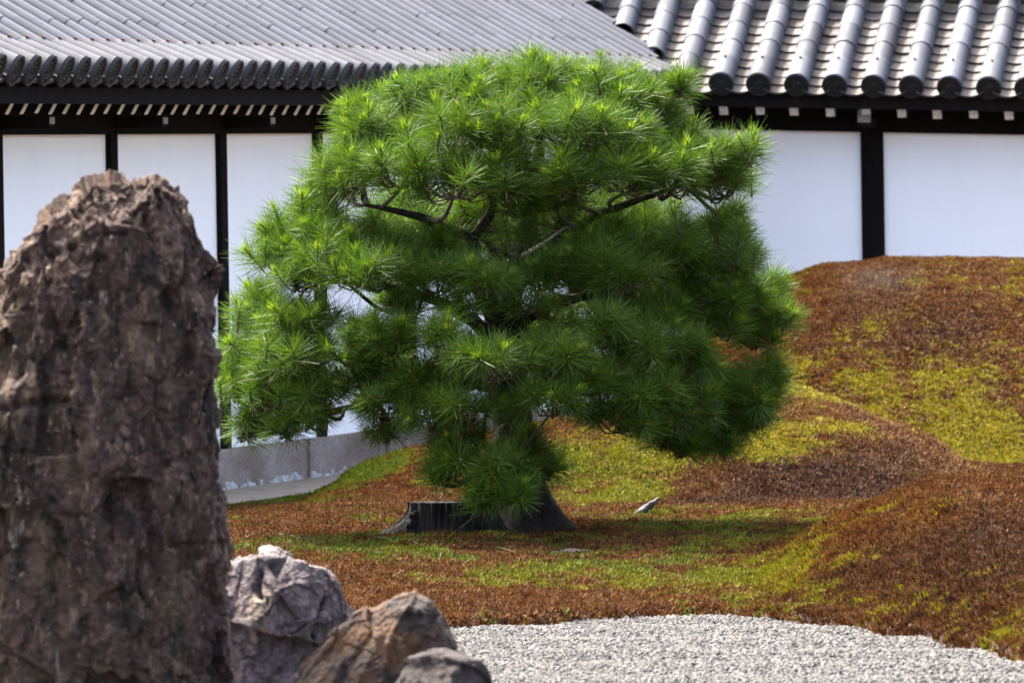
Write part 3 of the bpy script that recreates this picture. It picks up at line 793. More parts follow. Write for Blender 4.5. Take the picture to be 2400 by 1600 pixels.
def rock(name, left, right, depth, ratio, mat, label, ncut=14, seed=1, rows=220, cols=260, disp=(.03, .012, .005), stretch=(1, 1, .7),
         cuts=(), cracks=(), recess=None, ybot=1850, ftop=0.35, group='rocks standing on the gravel'):
    ly, lx = [q[1] for q in left], [q[0] for q in left]
    ry, rx = [q[1] for q in right], [q[0] for q in right]
    y0 = min(ly[0], ry[0])
    tt = np.linspace(0, 1, rows); ys = y0 + (ybot - y0) * tt ** 1.25
    xl, xr = np.interp(ys, ly, lx), np.interp(ys, ry, rx)
    pxm = F_PX / depth
    cxp, hwp = (xl + xr) / 2, np.maximum((xr - xl) / 2, 1.0)
    hw_m = hwp / pxm; hmax = hw_m.max()
    bd = hmax * ratio * np.clip((hw_m / hmax), 0, 1) ** ftop
    bd *= np.clip(np.sqrt(np.clip((ys - y0) / 60, 0, 1)), .05, 1)
    ang = np.linspace(0, 2 * math.pi, cols, endpoint=False)
    ca, sa = np.cos(ang), np.sin(ang)
    ca = np.sign(ca) * np.abs(ca) ** .85; sa = np.sign(sa) * np.abs(sa) ** .85
    C = np.array([list(P(a, b_, depth)) for a, b_ in zip(cxp, ys)])
    V = np.zeros((rows, cols, 3))
    V[..., 0] = C[:, None, 0] + hw_m[:, None] * ca[None]
    V[..., 1] = C[:, None, 1] + bd[:, None] * sa[None]
    V[..., 2] = C[:, None, 2]
    V = V.reshape(-1, 3)
    rg = np.random.default_rng(seed)
    cen = V.mean(0)
    planes = [(np.array(n_) / np.linalg.norm(n_), fr) for n_, fr in cuts]
    for _ in range(ncut):
        n_ = np.array([rg.normal(0, .55), -1.0, rg.normal(.15, .45)]); planes.append((n_ / np.linalg.norm(n_), rg.uniform(.80, .95)))
    for n_, fr in planes:
        d = (V - cen) @ n_; lim = d.max() * fr
        ex = np.maximum(d - lim, 0); V[:, 1] += np.where(V[:, 1] < cen[1], np.minimum(ex * .92 / max(-n_[1], .35), .8 * np.abs(V[:, 1] - cen[1])), 0)
    def normals(V):
        G_ = V.reshape(rows, cols, 3)
        du = np.gradient(G_, axis=0); dv = np.roll(G_, -1, 1) - np.roll(G_, 1, 1)
        n_ = np.cross(du, dv).reshape(-1, 3)
        n_ /= np.linalg.norm(n_, axis=1)[:, None] + 1e-9
        out = V - C[np.repeat(np.arange(rows), cols)]
        s_ = np.sign((n_ * out).sum(1).mean()); return n_ * s_
    st = np.array(stretch); sd = seed * 13.7
    N_ = normals(V)
    V = V + N_ * (disp[0] * fbm(V * 4.0 * st + sd, 3, .5))[:, None]
    N_ = normals(V)
    rid = fbm(V * 9.0 * st + sd + 5, 4, .55, ridged=True)
    V = V + N_ * (disp[1] * .5 * (rid - .3))[:, None]
    wq = V + .03 * np.stack([fbm(V * 6 + k * 19 + sd, 2) for k in range(3)], -1)
    V = V + N_ * (disp[1] * 1.7 * facets(wq * 5.5 * st + sd) + disp[1] * .55 * facets(wq * 15 * st + sd + 3) + disp[2] * .6 * facets(wq * 36 * st + sd + 7))[:, None]
    N2 = normals(V)
    V = V + N2 * (disp[2] * .8 * fbm(V * 45 * st + sd, 3, .65))[:, None]
    # cracks and recesses are placed on the rock's own face
    fx = (V[:, 0] / V[:, 1] * F_PX + CX); fz = np.repeat(ys, cols); front = N_[:, 1] < .2
    for pts, wdt, dep in cracks:
        best = np.full(len(V), 1e9)
        wob = 9 * fbm(np.stack([fx * .03, fz * .03, fx * 0 + 2.0], -1), 3)
        for (a, b_) in zip(pts[:-1], pts[1:]):
            a, b_ = np.array(a, float), np.array(b_, float); ab = b_ - a
            t_ = np.clip(((fx - a[0]) * ab[0] + (fz - a[1]) * ab[1]) / (ab @ ab), 0, 1)
            best = np.minimum(best, np.hypot(fx - a[0] - t_ * ab[0] + wob, fz - a[1] - t_ * ab[1]))
        V = V - N_ * (front * dep * np.exp(-(best / wdt) ** 2))[:, None]
    if recess is not None:
        yb = np.interp(fx, recess[0], recess[1]) + 8 * perlin(np.stack([fx * .05, fx * 0, fx * 0 + 4.0], -1))
        k = np.clip((fz - yb) / 7, 0, 1) * front
        V[:, 1] += k * recess[2]
    i = np.arange(rows * cols).reshape(rows, cols); j = np.roll(i, -1, 1)
    Fq = np.stack([i[:-1], i[1:], j[1:], j[:-1]], -1).reshape(-1, 4)
    base = Vector((C[-1, 0], depth, 0))
    me = np_mesh(name, np.concatenate([V, [V[:cols].mean(0), V[-cols:].mean(0)]]) - np.array(base), 
                 [Fq, np.stack([i[0], j[0], np.full(cols, rows * cols)], -1), np.stack([j[-1], i[-1], np.full(cols, rows * cols + 1)], -1)], mat, smooth=True)
    o = obj(name, me); o.location = base
    return tag(o, label, 'rock', group)

ROCK_TALL = mk_rock('purple_brown_rock', [(.28, (0.0121, 0.0062, 0.0048)), (.43, (0.0414, 0.0209, 0.0161)), (.55, (0.0737, 0.0404, 0.0312)), (.68, (0.1091, 0.0662, 0.0490)), (.82, (0.2031, 0.1409, 0.0990))], 6.5,
                    [(3.2, .50, .66, (0.1279, 0.0857, 0.0521), .5), (4.5, .53, .64, (0.0150, 0.0085, 0.0068), .45), (22, .56, .66, (0.2031, 0.1378, 0.0885), .45), (13, .58, .68, (0.0640, 0.0441, 0.0219), .45), (40, .62, .70, (0.3160, 0.2297, 0.1615), .7), (8, .57, .64, (0.0091, 0.0068, 0.0062), .6), (9, .66, .71, (0.2709, 0.2113, 0.1667), .35)], .8)
ROCK_MID = mk_rock('grey_purple_rock', [(.3, (0.0414, 0.0312, 0.0320)), (.5, (0.1058, 0.0804, 0.0816)), (.65, (0.1564, 0.1230, 0.1240)), (.8, (0.2392, 0.1968, 0.1920))], 7,
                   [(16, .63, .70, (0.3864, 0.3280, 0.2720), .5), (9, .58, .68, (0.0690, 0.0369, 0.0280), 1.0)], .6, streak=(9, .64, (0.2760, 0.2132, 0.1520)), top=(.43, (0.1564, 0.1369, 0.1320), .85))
ROCK_ORANGE = mk_rock('rusty_brown_rock', [(.28, (0.0101, 0.0065, 0.0055)), (.45, (0.0312, 0.0203, 0.0167)), (.6, (0.0579, 0.0379, 0.0295)), (.78, (0.1006, 0.0717, 0.0554))], 6,
                      [(5, .44, .60, (0.1292, 0.0578, 0.0182), 1.0), (26, .55, .66, (0.0151, 0.0102, 0.0083), 1.0), (14, .66, .72, (0.1510, 0.1110, 0.0739), .8)], .6)
ROCK_DARK = mk_rock('dark_brown_rock', [(.3, (0.0139, 0.0096, 0.0085)), (.5, (0.0337, 0.0243, 0.0219)), (.7, (0.0546, 0.0404, 0.0366)), (.85, (0.0992, 0.0780, 0.0714))], 5, [(10, .66, .74, (0.1190, 0.0872, 0.0759), 1.0)], .5)

rock('standing_rock',
     [(325, 421), (300, 422), (281, 427), (225, 443), (198, 452), (167, 488), (135, 501), (90, 519), (61, 544), (45, 569), (25, 594), (22, 637), (0, 666), (-60, 720), (-110, 800), (-150, 1000), (-170, 1300), (-160, 1600), (-190, 1850)],
     [(330, 421), (351, 423), (375, 445), (406, 472), (448, 513), (460, 544), (475, 580), (502, 614), (515, 637), (516, 670), (511, 711), (505, 745), (490, 775), (497, 805), (496, 890), (494, 1027), (494, 1089), (500, 1165), (512, 1257), (512, 1318), (498, 1395), (505, 1471), (502, 1600), (515, 1850)],
     31.0, .62, ROCK_TALL, 'tall standing purple brown rock with a jagged pointed top', 16, 3, 380, 420, (.06, .026, .011), (1.15, 1, .6),
     cracks=[([(120, 730), (150, 800), (170, 900)], 12, .03), ([(200, 610), (245, 605)], 8, .025), ([(0, 950), (150, 930)], 10, .03), ([(400, 700), (380, 900), (360, 1100)], 16, .03), ([(60, 700), (40, 860)], 26, .05), ([(255, 548), (300, 553)], 5, .02), ([(380, 1090), (480, 1060)], 10, .02), ([(130, 590), (250, 545)], 8, .02)], ybot=1880)
rock('grey_rock',
     [(632, 1291), (600, 1294), (561, 1310), (540, 1322), (528, 1329), (518, 1337), (495, 1358), (480, 1392), (470, 1420), (465, 1470), (455, 1600), (440, 1800)],
     [(642, 1291), (676, 1294), (690, 1310), (702, 1321), (727, 1328), (759, 1335), (780, 1358), (794, 1392), (799, 1417), (800, 1470), (802, 1600), (812, 1800)],
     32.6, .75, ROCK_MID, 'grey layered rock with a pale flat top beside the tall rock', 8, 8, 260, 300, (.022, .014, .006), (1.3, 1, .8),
     cuts=[((-.15, -.75, .65), .86), ((.75, -.65, .15), .88), ((-.1, -1, -.12), .86)],
     cracks=[([(752, 1400), (738, 1440), (722, 1490)], 3.5, .035), ([(712, 1455), (690, 1472), (675, 1480)], 2.2, .02), ([(603, 1335), (592, 1380), (600, 1395)], 6, .03), ([(615, 1400), (612, 1428)], 6, .025)],
     recess=([460, 520, 600, 640, 690, 735, 770, 810], [1440, 1450, 1470, 1482, 1486, 1505, 1490, 1480], .055), ybot=1820)
rock('small_grey_rock', [(797, 1404), (785, 1420), (780, 1600), (775, 1800)], [(801, 1404), (824, 1428), (831, 1445), (838, 1500), (845, 1800)],
     33.4, .8, ROCK_MID, 'small grey rock wedged behind the pale topped rock', 4, 21, 80, 80, (.01, .006, .003), ybot=1800)
rock('rusty_rock',
     [(942, 1389), (914, 1402), (882, 1425), (829, 1449), (799, 1476), (765, 1502), (733, 1540), (712, 1578), (701, 1597), (690, 1650), (680, 1850)],
     [(950, 1389), (988, 1404), (1020, 1427), (1041, 1444), (1052, 1472), (1063, 1491), (1066, 1519), (1073, 1531), (1082, 1600), (1090, 1850)],
     30.6, .8, ROCK_ORANGE, 'rust stained brown rock with a sloping peak beside the gravel', 5, 15, 240, 280, (.020, .012, .006),
     cuts=[((-.62, -.62, .62), .72), ((.45, -.95, .1), .74), ((.8, -.4, .5), .9)],
     cracks=[([(960, 1400), (925, 1445), (900, 1500), (890, 1560)], 6, -.012), ([(1010, 1440), (985, 1500), (940, 1560)], 9, .012)], ybot=1900)
rock('dark_rock',
     [(1015, 1527), (982, 1538), (956, 1553), (931, 1583), (915, 1610), (890, 1680), (870, 1900)],
     [(1041, 1527), (1077, 1535), (1105, 1540), (1133, 1545), (1143, 1555), (1154, 1578), (1160, 1600), (1180, 1700), (1190, 1900)],
     29.6, .8, ROCK_DARK, 'low rounded dark brown rock in front of the rusty rock', 4, 30, 160, 200, (.015, .008, .004), ybot=1900)

# ------------------------------------------------------------------ pine tree
TY = hit(1205, 1222)
print('tree distance', TY)
BARK = mk_bark('pine_bark', (0.0060, 0.0045, 0.0040), (0.0200, 0.0150, 0.0130), (0.0550, 0.0440, 0.0390), True)
TWIG = mk_bark('pine_twig', (0.0225, 0.0150, 0.0105), (0.0638, 0.0465, 0.0353), (0.1500, 0.1237, 0.1050))
N_OLD = mk_needle('pine_needle', [(.3, (0.0162, 0.0412, 0.0051)), (.5, (0.0472, 0.0982, 0.0085)), (.75, (0.0996, 0.1703, 0.0188))])
N_NEW = mk_needle('young_pine_needle', [(.3, (0.0850, 0.1615, 0.0127)), (.6, (0.1700, 0.2635, 0.0187)), (.8, (0.2890, 0.3400, 0.0340))], .4)
BUD = mk_simple('pine_bud', [(.3, (.14, .05, .03)), (.7, (.30, .16, .08))], 80)
TREE_MATS = [N_OLD, N_NEW, BUD, TWIG]

def tuft_geo(seed):
    """a pine shoot along +Z: spreading old needles, a short bright tuft and a bud at the tip"""
    rg = np.random.default_rng(seed); V, F4, M = [], [], []
    def needle(base, dr, L, wd, bend, m):
        dr = dr / np.linalg.norm(dr)
        side = np.cross(dr, rg.normal(size=3)); side /= np.linalg.norm(side) + 1e-9
        mid = base + dr * L * .5 + bend * L * .10; end = base + dr * L + bend * L * .34
        i = len(V); V.extend([base - side * wd * .45, base + side * wd * .45, mid + side * wd * .5, mid - side * wd * .5, end + side * wd * .16, end - side * wd * .16])
        F4.extend([(i, i + 1, i + 2, i + 3), (i + 3, i + 2, i + 4, i + 5)]); M.extend([m, m])
    nold = int(rg.integers(115, 145)); Lmul = rg.uniform(.85, 1.12)
    for k in range(nold):
        z = rg.uniform(-.085, .012); a = rg.uniform(0, 6.283)
        th = math.radians(np.clip(rg.normal(52 - z * 250, 17), 18, 112))
        d = np.array([math.sin(th) * math.cos(a), math.sin(th) * math.sin(a), math.cos(th)])
        needle(np.array([0, 0, z]), d, rg.uniform(.105, .16) * Lmul, .0027, d * .1 + np.array([0, 0, -.25]) * rg.random() + rg.normal(0, .12, 3), 0)
    if rg.random() < .72:
        h = rg.uniform(.015, .055)
        for k in range(int(rg.integers(22, 40))):
            z = rg.uniform(.0, h); a = rg.uniform(0, 6.283); th = math.radians(np.clip(rg.normal(22, 9), 3, 48))
            d = np.array([math.sin(th) * math.cos(a), math.sin(th) * math.sin(a), math.cos(th)])
            needle(np.array([0, 0, z]), d, rg.uniform(.030, .068), .0036, d * .1, 1)
    else: h = .012
    V = [tuple(v) for v in V]
    b = MB(); b.tube([(0, 0, -.10), (0, 0, -.03), (0, 0, h)], [.0045, .0042, .0032], 4, 3); b.tube([(0, 0, h), (0, 0, h + .010), (0, 0, h + .022)], [.0042, .0052, .001], 5, 2)
    i0 = len(V); V += b.v; F = list(F4) + [tuple(i0 + k for k in f) for f in b.f]; M += b.m
    return V, F, M
TUFTS = []
for k in range(16):
    V, F, M = tuft_geo(500 + k)
    me = bpy.data.meshes.new('needle_tuft'); me.from_pydata(V, [], F)
    for m in TREE_MATS: me.materials.append(m)
    me.polygons.foreach_set('material_index', M); me.update(); TUFTS.append((me, np.array(V), F, M))

tree_base = Vector(Q(1205, 1225, TY)); tree_base.z = ground_z(tree_base.x, TY) - .03
tree = empty('pine_tree', tree_base)
tag(tree, 'spreading green pine tree with layered needle pads growing from the moss', 'tree')
def TQ(x, y, dy=0.0):
    p = Q(x, y, TY + dy); return Vector(p) - tree_base
# trunk and main limbs: (points with dy, radii)
skel = {
    'trunk': ([TQ(1208, 1240), TQ(1205, 1170), TQ(1190, 1060, .02), TQ(1178, 960, .05), TQ(1155, 840, .02), TQ(1150, 750, 0), TQ(1172, 660, .05), TQ(1200, 590, .1), TQ(1215, 480, .12), TQ(1235, 380, .1), TQ(1245, 280, .05)],
              [.185, .150, .118, .105, .098, .090, .072, .062, .046, .034, .016]),
    'a': ([TQ(1150, 760, 0), TQ(1112, 680, -.05), TQ(1090, 600, -.12), TQ(1080, 550, -.15), TQ(1010, 520, -.22), TQ(960, 495, -.26), TQ(890, 482, -.30), TQ(840, 470, -.32)], [.075, .062, .052, .046, .036, .028, .018, .010]),
    'b': ([TQ(1085, 555, -.15), TQ(1112, 512, -.18), TQ(1130, 460, -.2), TQ(1120, 400, -.2), TQ(1080, 330, -.2)], [.040, .034, .028, .022, .012]),
    'c': ([TQ(1195, 600, .1), TQ(1240, 575, -.02), TQ(1310, 530, -.10), TQ(1370, 492, -.12), TQ(1440, 470, -.1), TQ(1520, 440, -.05), TQ(1580, 420, 0)], [.050, .042, .036, .030, .024, .016, .010]),
    'd': ([TQ(1152, 770, 0), TQ(1200, 735, -.05), TQ(1255, 705, -.1), TQ(1330, 685, -.15), TQ(1420, 672, -.15), TQ(1540, 690, -.1), TQ(1620, 700, 0)], [.066, .052, .042, .034, .026, .018, .010]),
    'e': ([TQ(1150, 790, 0), TQ(1080, 730, -.15), TQ(1000, 690, -.2), TQ(920, 665, -.2), TQ(800, 645, -.1), TQ(700, 640, 0)], [.056, .046, .036, .028, .018, .010]),
    'f': ([TQ(1165, 900, .03), TQ(1060, 880, -.1), TQ(920, 910, -.2), TQ(830, 930, -.2), TQ(720, 950, -.1), TQ(640, 965, -.05)], [.046, .036, .027, .02, .013, .007]),
    'g': ([TQ(1170, 930, .03), TQ(1280, 880, -.2), TQ(1400, 880, -.3), TQ(1520, 910, -.2), TQ(1620, 930, 0)], [.046, .035, .026, .018, .009]),
    'h': ([TQ(1175, 980, 0), TQ(1150, 990, -.25), TQ(1130, 1030, -.45), TQ(1120, 1080, -.55)], [.036, .028, .02, .012]),
    'i': ([TQ(1215, 500, .12), TQ(1300, 420, .1), TQ(1390, 345, .1), TQ(1470, 300, .15)], [.034, .026, .018, .009]),
    'k': ([TQ(1160, 800, .05), TQ(1180, 760, .4), TQ(1230, 720, .8), TQ(1400, 690, 1.1)], [.05, .04, .03, .015]),
    'l': ([TQ(1175, 640, .08), TQ(1120, 560, .4), TQ(1000, 480, .7), TQ(860, 420, .8)], [.04, .03, .022, .012]),
}
def smooth_path(pts, rad, n):
    out, ro = [], []
    t = np.linspace(0, len(pts) - 1, n); P_ = np.array([list(p) for p in pts])
    for q in t:
        i = min(int(q), len(pts) - 2); f = q - i
        p0, p1, p2, p3 = P_[max(i - 1, 0)], P_[i], P_[i + 1], P_[min(i + 2, len(pts) - 1)]
        out.append(.5 * ((2 * p1) + (p2 - p0) * f + (2 * p0 - 5 * p1 + 4 * p2 - p3) * f * f + (3 * p1 - p0 - 3 * p2 + p3) * f ** 3))
        ro.append(rad[i] * (1 - f) + rad[i + 1] * f)
    return out, ro
nodes = []                                                  # attachment points (pos, radius, limb)
limb_obj = {}
for key, (pts, rad) in skel.items():
    tr = key == 'trunk'
    pp, ro = smooth_path(pts, [q_ * (.85 if tr else .72) for q_ in rad], 60 if tr else 28)
    pp = np.array(pp)
    if not tr: pp[1:] += .012 * np.stack([fbm(pp[1:] * 6 + k * 31 + ord(key[0]), 2) for k in range(3)], -1) * 2
    n = 28 if tr else 10
    b = MB(); b.tube([Vector(p) for p in pp], ro, n)
    Vv = np.array(b.v); cen = np.repeat(pp, n, 0); rr = np.repeat(np.array(ro), n)
    if tr:
        ang = np.arctan2(Vv[:, 1] - cen[:, 1], Vv[:, 0] - cen[:, 0]); z = Vv[:, 2]
        fl = np.clip(1 - (z + .02) / .30, 0, 1) ** 2
        k = 1 + fl * (.55 + .45 * np.cos(3 * ang + .6) + .3 * np.cos(5 * ang + 2)) + .14 * fbm(np.stack([np.cos(ang) * 3, np.sin(ang) * 3, z * 4], -1), 3, .6, True) 
        Vv = cen + (Vv - cen) * k[:, None]
    else:
        k = 1 + .22 * fbm(Vv * 22, 2)
        Vv = cen + (Vv - cen) * k[:, None]
    b.v = [tuple(v) for v in Vv]
    nm = 'trunk' if tr else 'limb'
    o = obj(nm, b.mesh(nm, BARK, True), tree); limb_obj[key] = o
    for i in range(0, len(pp), 2):
        if tr and i < 26: continue
        nodes.append((pp[i], ro[i], key))
npos = np.array([q[0] for q in nodes])

# foliage pads: centre x, y (2352 px view), half width, half height, depth offset (m), depth radius (m), droop
pads = [
    # crown top
    (1240, 185, 110, 60, .0, .30, 0), (1090, 215, 120, 65, -.1, .35, 0), (1390, 205, 110, 60, .0, .32, 0), (960, 235, 85, 65, .1, .30, 0), (1490, 245, 70, 60, .1, .28, 0),
    (1180, 285, 130, 70, -.35, .3, 0), (1330, 300, 130, 70, -.35, .3, 0), (1030, 300, 100, 65, -.3, .3, 0), (1450, 310, 90, 60, -.1, .3, 0), (1250, 240, 160, 70, .4, .3, 0),
    # upper left / right shoulders
    (850, 310, 80, 75, .0, .3, 0), (810, 390, 75, 65, -.15, .3, 0), (920, 385, 95, 65, -.4, .28, 0), (760, 440, 60, 50, .1, .25, 0), (1040, 410, 110, 60, -.55, .28, 0), (1160, 400, 90, 65, -.5, .25, 0),
    (1620, 370, 85, 70, .0, .3, 0), (1540, 400, 90, 65, -.2, .3, 0), (1665, 415, 55, 50, .05, .25, 0), (1430, 400, 90, 60, -.4, .28, 0), (1320, 400, 90, 55, -.5, .25, 0), (1570, 320, 50, 50, .2, .2, 0),
    (1270, 440, 70, 45, -.3, .25, 0), (1090, 460, 60, 35, .35, .25, 0), (1300, 490, 60, 40, .45, .3, 0),
    # second tier left
    (700, 510, 90, 70, .05, .3, 0), (640, 575, 65, 65, .1, .3, 0), (760, 575, 95, 65, -.25, .3, 0), (870, 560, 85, 60, -.1, .3, 0), (850, 620, 110, 50, -.45, .28, 0), (960, 600, 80, 50, .3, .3, 0), (1000, 640, 90, 45, -.5, .25, 0), (680, 630, 70, 40, -.3, .25, 0),
    # second tier centre and right
    (1120, 640, 70, 50, -.6, .22, 0), (1260, 630, 80, 40, -.45, .25, 0), (1370, 590, 90, 50, -.35, .28, 0), (1480, 560, 90, 55, .1, .3, 0), (1560, 560, 80, 60, -.1, .3, 0), (1660, 550, 65, 65, .1, .28, 0), (1440, 630, 90, 45, -.5, .25, 0), (1600, 610, 85, 45, .15, .28, 0), (1310, 560, 80, 45, .5, .3, 0), (1680, 490, 30, 25, .25, .15, 0), (1700, 600, 45, 35, .1, .22, 0), (1500, 660, 70, 30, .5, .25, 0), (1640, 655, 60, 25, .6, .25, 0),
    # third tier left
    (600, 720, 65, 65, .1, .3, 0), (690, 740, 85, 60, -.25, .3, 0), (570, 800, 55, 60, .1, .28, 0), (670, 820, 90, 60, -.35, .28, 0), (800, 790, 80, 55, -.45, .25, 0), (900, 770, 80, 50, -.6, .25, 0), (930, 700, 45, 30, -.3, .18, 0),
    # third tier centre and right
    (1030, 790, 80, 50, -.75, .22, 1), (1130, 840, 100, 55, -.9, .25, 1), (1000, 870, 80, 50, -.6, .25, 1), (1270, 830, 90, 55, -.8, .25, 1), (1380, 760, 100, 55, -.6, .28, 1), (1490, 790, 90, 60, -.5, .28, 1), (1590, 820, 70, 50, -.4, .25, 1), (1620, 700, 85, 55, .3, .3, 0), (1720, 690, 60, 55, .35, .28, 0), (1740, 760, 60, 50, .3, .28, 0), (1540, 700, 80, 40, .35, .3, 0), (1400, 700, 70, 35, .6, .3, 0), (1765, 650, 30, 25, .4, .18, 0), (1690, 680, 60, 45, .1, .25, 0), (1650, 735, 65, 45, .05, .25, 0), (1560, 660, 60, 30, .1, .22, 0), (1790, 720, 35, 40, .3, .2, 0), (1740, 950, 45, 45, .2, .2, 1), (1760, 860, 40, 40, .25, .2, 1),
    # lowest tier
    (545, 880, 45, 50, .1, .25, 0), (620, 900, 75, 50, -.2, .28, 0), (720, 900, 80, 50, -.4, .25, 1), (580, 955, 50, 30, .05, .2, 1), (710, 955, 65, 35, -.4, .22, 1), (840, 870, 75, 45, -.3, .25, 1), (880, 930, 70, 45, -.6, .22, 1), (990, 950, 75, 50, -.75, .22, 1), (1080, 930, 70, 50, -.85, .2, 1),
    (1260, 920, 80, 45, -.9, .22, 1), (1370, 900, 85, 50, -.75, .25, 1), (1480, 910, 90, 55, -.6, .28, 1), (1420, 960, 85, 45, -.7, .25, 1), (1560, 950, 85, 50, -.4, .28, 1), (1640, 890, 85, 60, -.1, .3, 1), (1720, 900, 60, 60, .2, .28, 1), (1690, 980, 55, 45, .2, .25, 1), (1520, 1000, 60, 30, -.1, .22, 1), (1610, 1000, 60, 40, .1, .22, 1),
    # dark inner foliage behind and around the limbs
    (980, 520, 120, 50, .5, .3, 0), (1250, 545, 140, 50, .6, .3, 0), (1410, 520, 110, 45, .5, .3, 0), (1110, 500, 80, 40, .35, .25, 0), (1190, 470, 70, 32, -.25, .2, 0), (1000, 560, 70, 35, -.3, .2, 0), (1390, 545, 70, 35, -.15, .2, 0),
    (1215, 690, 55, 28, -.5, .2, 0), (1070, 700, 60, 30, -.5, .2, 0), (900, 690, 50, 25, .3, .2, 0), (1200, 540, 55, 30, -.35, .18, 0), (1330, 640, 80, 35, .5, .25, 0), (1500, 720, 80, 40, -.2, .25, 0),
    # skirt by the trunk
    (1060, 1010, 70, 40, -.7, .2, 1), (1040, 1065, 60, 40, -.75, .18, 1), (1150, 1070, 70, 45, -.85, .18, 1), (1220, 1035, 55, 45, -.6, .18, 1), (1140, 1120, 50, 30, -.9, .15, 1), (1250, 1075, 40, 30, -.4, .15, 1), (890, 985, 45, 30, -.4, .18, 1),
    (1100, 1150, 40, 22, -.9, .12, 1), (1180, 1135, 45, 28, -.95, .14, 1), (1000, 1085, 40, 28, -.75, .14, 1), (1660, 1020, 50, 35, .1, .2, 1), (1560, 1020, 50, 30, -.1, .2, 1), (560, 985, 40, 20, .0, .15, 1), (660, 985, 45, 22, -.3, .15, 1), (1715, 345, 30, 30, .0, .15, 0), (1560, 190, 20, 20, .05, .1, 0), (830, 250, 30, 25, .0, .12, 0),
    # back of the crown
    (1100, 560, 120, 60, .9, .3, 0), (900, 500, 120, 70, .7, .3, 0), (1450, 480, 130, 60, .7, .3, 0), (1250, 760, 110, 45, .9, .3, 0), (1500, 640, 100, 45, .9, .3, 0), (1080, 860, 80, 50, .7, .3, 1), (1300, 860, 110, 55, .7, .3, 1), (1480, 860, 100, 55, .7, .3, 1), (860, 830, 70, 40, .6, .3, 1),
]
cand = []                                                    # (matrix, tuft id, limb key, distance)
tw = {k: MB() for k in skel}
rt = random.Random(21)
MPX = 1.0204 * TY / F_PX
for (px, py, rx, ry, dy, rd, droop) in pads:
    c = TQ(px, py, dy); a, hgt = rx * MPX, ry * MPX
    # attach to the nearest limb point that lies lower or nearer the trunk
    dd = np.linalg.norm(npos - np.array(c), axis=1) + .6 * np.clip(npos[:, 2] - c.z + .02, 0, 9)
    j = int(dd.argmin()); p0, r0, key = Vector(npos[j]), nodes[j][1], nodes[j][2]
    hub = c - Vector((0, 0, hgt * .75))
    L = (hub - p0).length
    if L > .04:
        m = (p0 + hub) / 2 + Vector((rt.uniform(-.05, .05), rt.uniform(-.05, .05), -.10 * L + rt.uniform(-.03, .03)))
        pp, ro = smooth_path([p0, m, hub], [min(r0 * .6, .010 + .03 * L), .011, .006], 8)
        tw[key].tube([Vector(q) for q in pp], ro, 6)
    area = math.pi * max(a, .03) * rd * 1.0 + 2.2 * (a + rd) * hgt
    n = max(5, int(area / .0145))
    for k in range(n):
        while True:
            u = Vector((rt.gauss(0, 1), rt.gauss(0, 1), rt.gauss(0, 1)))
            if u.length > .1:
                u.normalize()
                if u.z > -.45 and not (u.y > .75 and rt.random() < .6): break
        rad = rt.uniform(.62, 1.04) if rt.random() < .8 else rt.uniform(.2, .6)
        pos = c + Vector((u.x * a * rad, u.y * rd * rad, u.z * hgt * rad))
        if droop: ax_ = Vector((u.x * .75, u.y * .75, .30 + .45 * u.z))
        else: ax_ = Vector((u.x * .55, u.y * .55, .75 + .35 * u.z))
        ax_ = (ax_ + Vector((rt.gauss(0, .2), rt.gauss(0, .2), rt.gauss(0, .15)))).normalized()
        q = ax_.to_track_quat('Z', 'Y').to_matrix().to_4x4() @ Matrix.Rotation(rt.uniform(0, 6.283), 4, 'Z')
        s_ = rt.uniform(.72, 1.04)
        Mx = Matrix.Translation(pos) @ q @ Matrix.Scale(s_, 4)
        cand.append((Mx, rt.randrange(len(TUFTS)), key, pos.y - .3 * pos.z))
        # twig from the pad's hub to the shoot
        b0 = pos - ax_ * .095 * s_; mid = hub.lerp(b0, .55) + Vector((rt.uniform(-.02, .02), rt.uniform(-.02, .02), -.018))
        tw[key].tube([hub.lerp(b0, .05 if rt.random() < .6 else .3), mid, b0], [.0055, .0045, .0036], 4, cap=False)
# a few candles standing clear of the outline
for (px, py, dy) in [(1228, 98, -.1), (1250, 112, 0), (1380, 110, -.05), (832, 215, 0), (1530, 278, .2), (1596, 300, .0), (1690, 352, 0), (1660, 490, .2), (940, 165, 0), (1480, 160, .05), (1110, 150, 0), (1790, 640, .4), (1415, 140, 0), (1535, 165, .1)] + [(x_, y_, rt.uniform(-.3, .3)) for x_, y_ in ((985, 170), (1035, 160), (1165, 138), (1300, 132), (1335, 128), (1450, 150), (790, 300), (745, 370), (712, 440), (650, 500), (610, 540), (590, 640), (550, 690), (1640, 325), (1725, 380), (1700, 500), (1735, 545), (520, 800), (505, 860))]:
    pos = TQ(px, py + 20, dy); ax_ = Vector((rt.uniform(-.1, .1), rt.uniform(-.2, .1), 1)).normalized()
    for k in range(4 if py < 180 else 2):
        Mx = Matrix.Translation(pos - ax_ * (.055 * k)) @ ax_.to_track_quat('Z', 'Y').to_matrix().to_4x4() @ Matrix.Rotation(k * 1.3, 4, 'Z') @ Matrix.Scale(.52 + .13 * k, 4)
        cand.append((Mx, rt.randrange(len(TUFTS)), 'trunk' if 1000 < px < 1500 else 'c', pos.y - 1.0))
    tl_ = .30 if py < 180 else .11
    tw['trunk'].tube([pos - ax_ * tl_, pos - ax_ * (tl_ * .4), pos], [.006, .005, .004], 4, cap=False)
for key, b in tw.items():
    if b.f: tag(obj('twigs', b.mesh('twigs', TWIG, True), limb_obj[key]), kind='stuff')
cand.sort(key=lambda q: q[3])
NSINGLE = 290
for (Mx, ti, key, _) in cand[:NSINGLE]:
    o = bpy.data.objects.new('needle_tuft', TUFTS[ti][0]); link(o, limb_obj[key]); o.matrix_basis = Mx
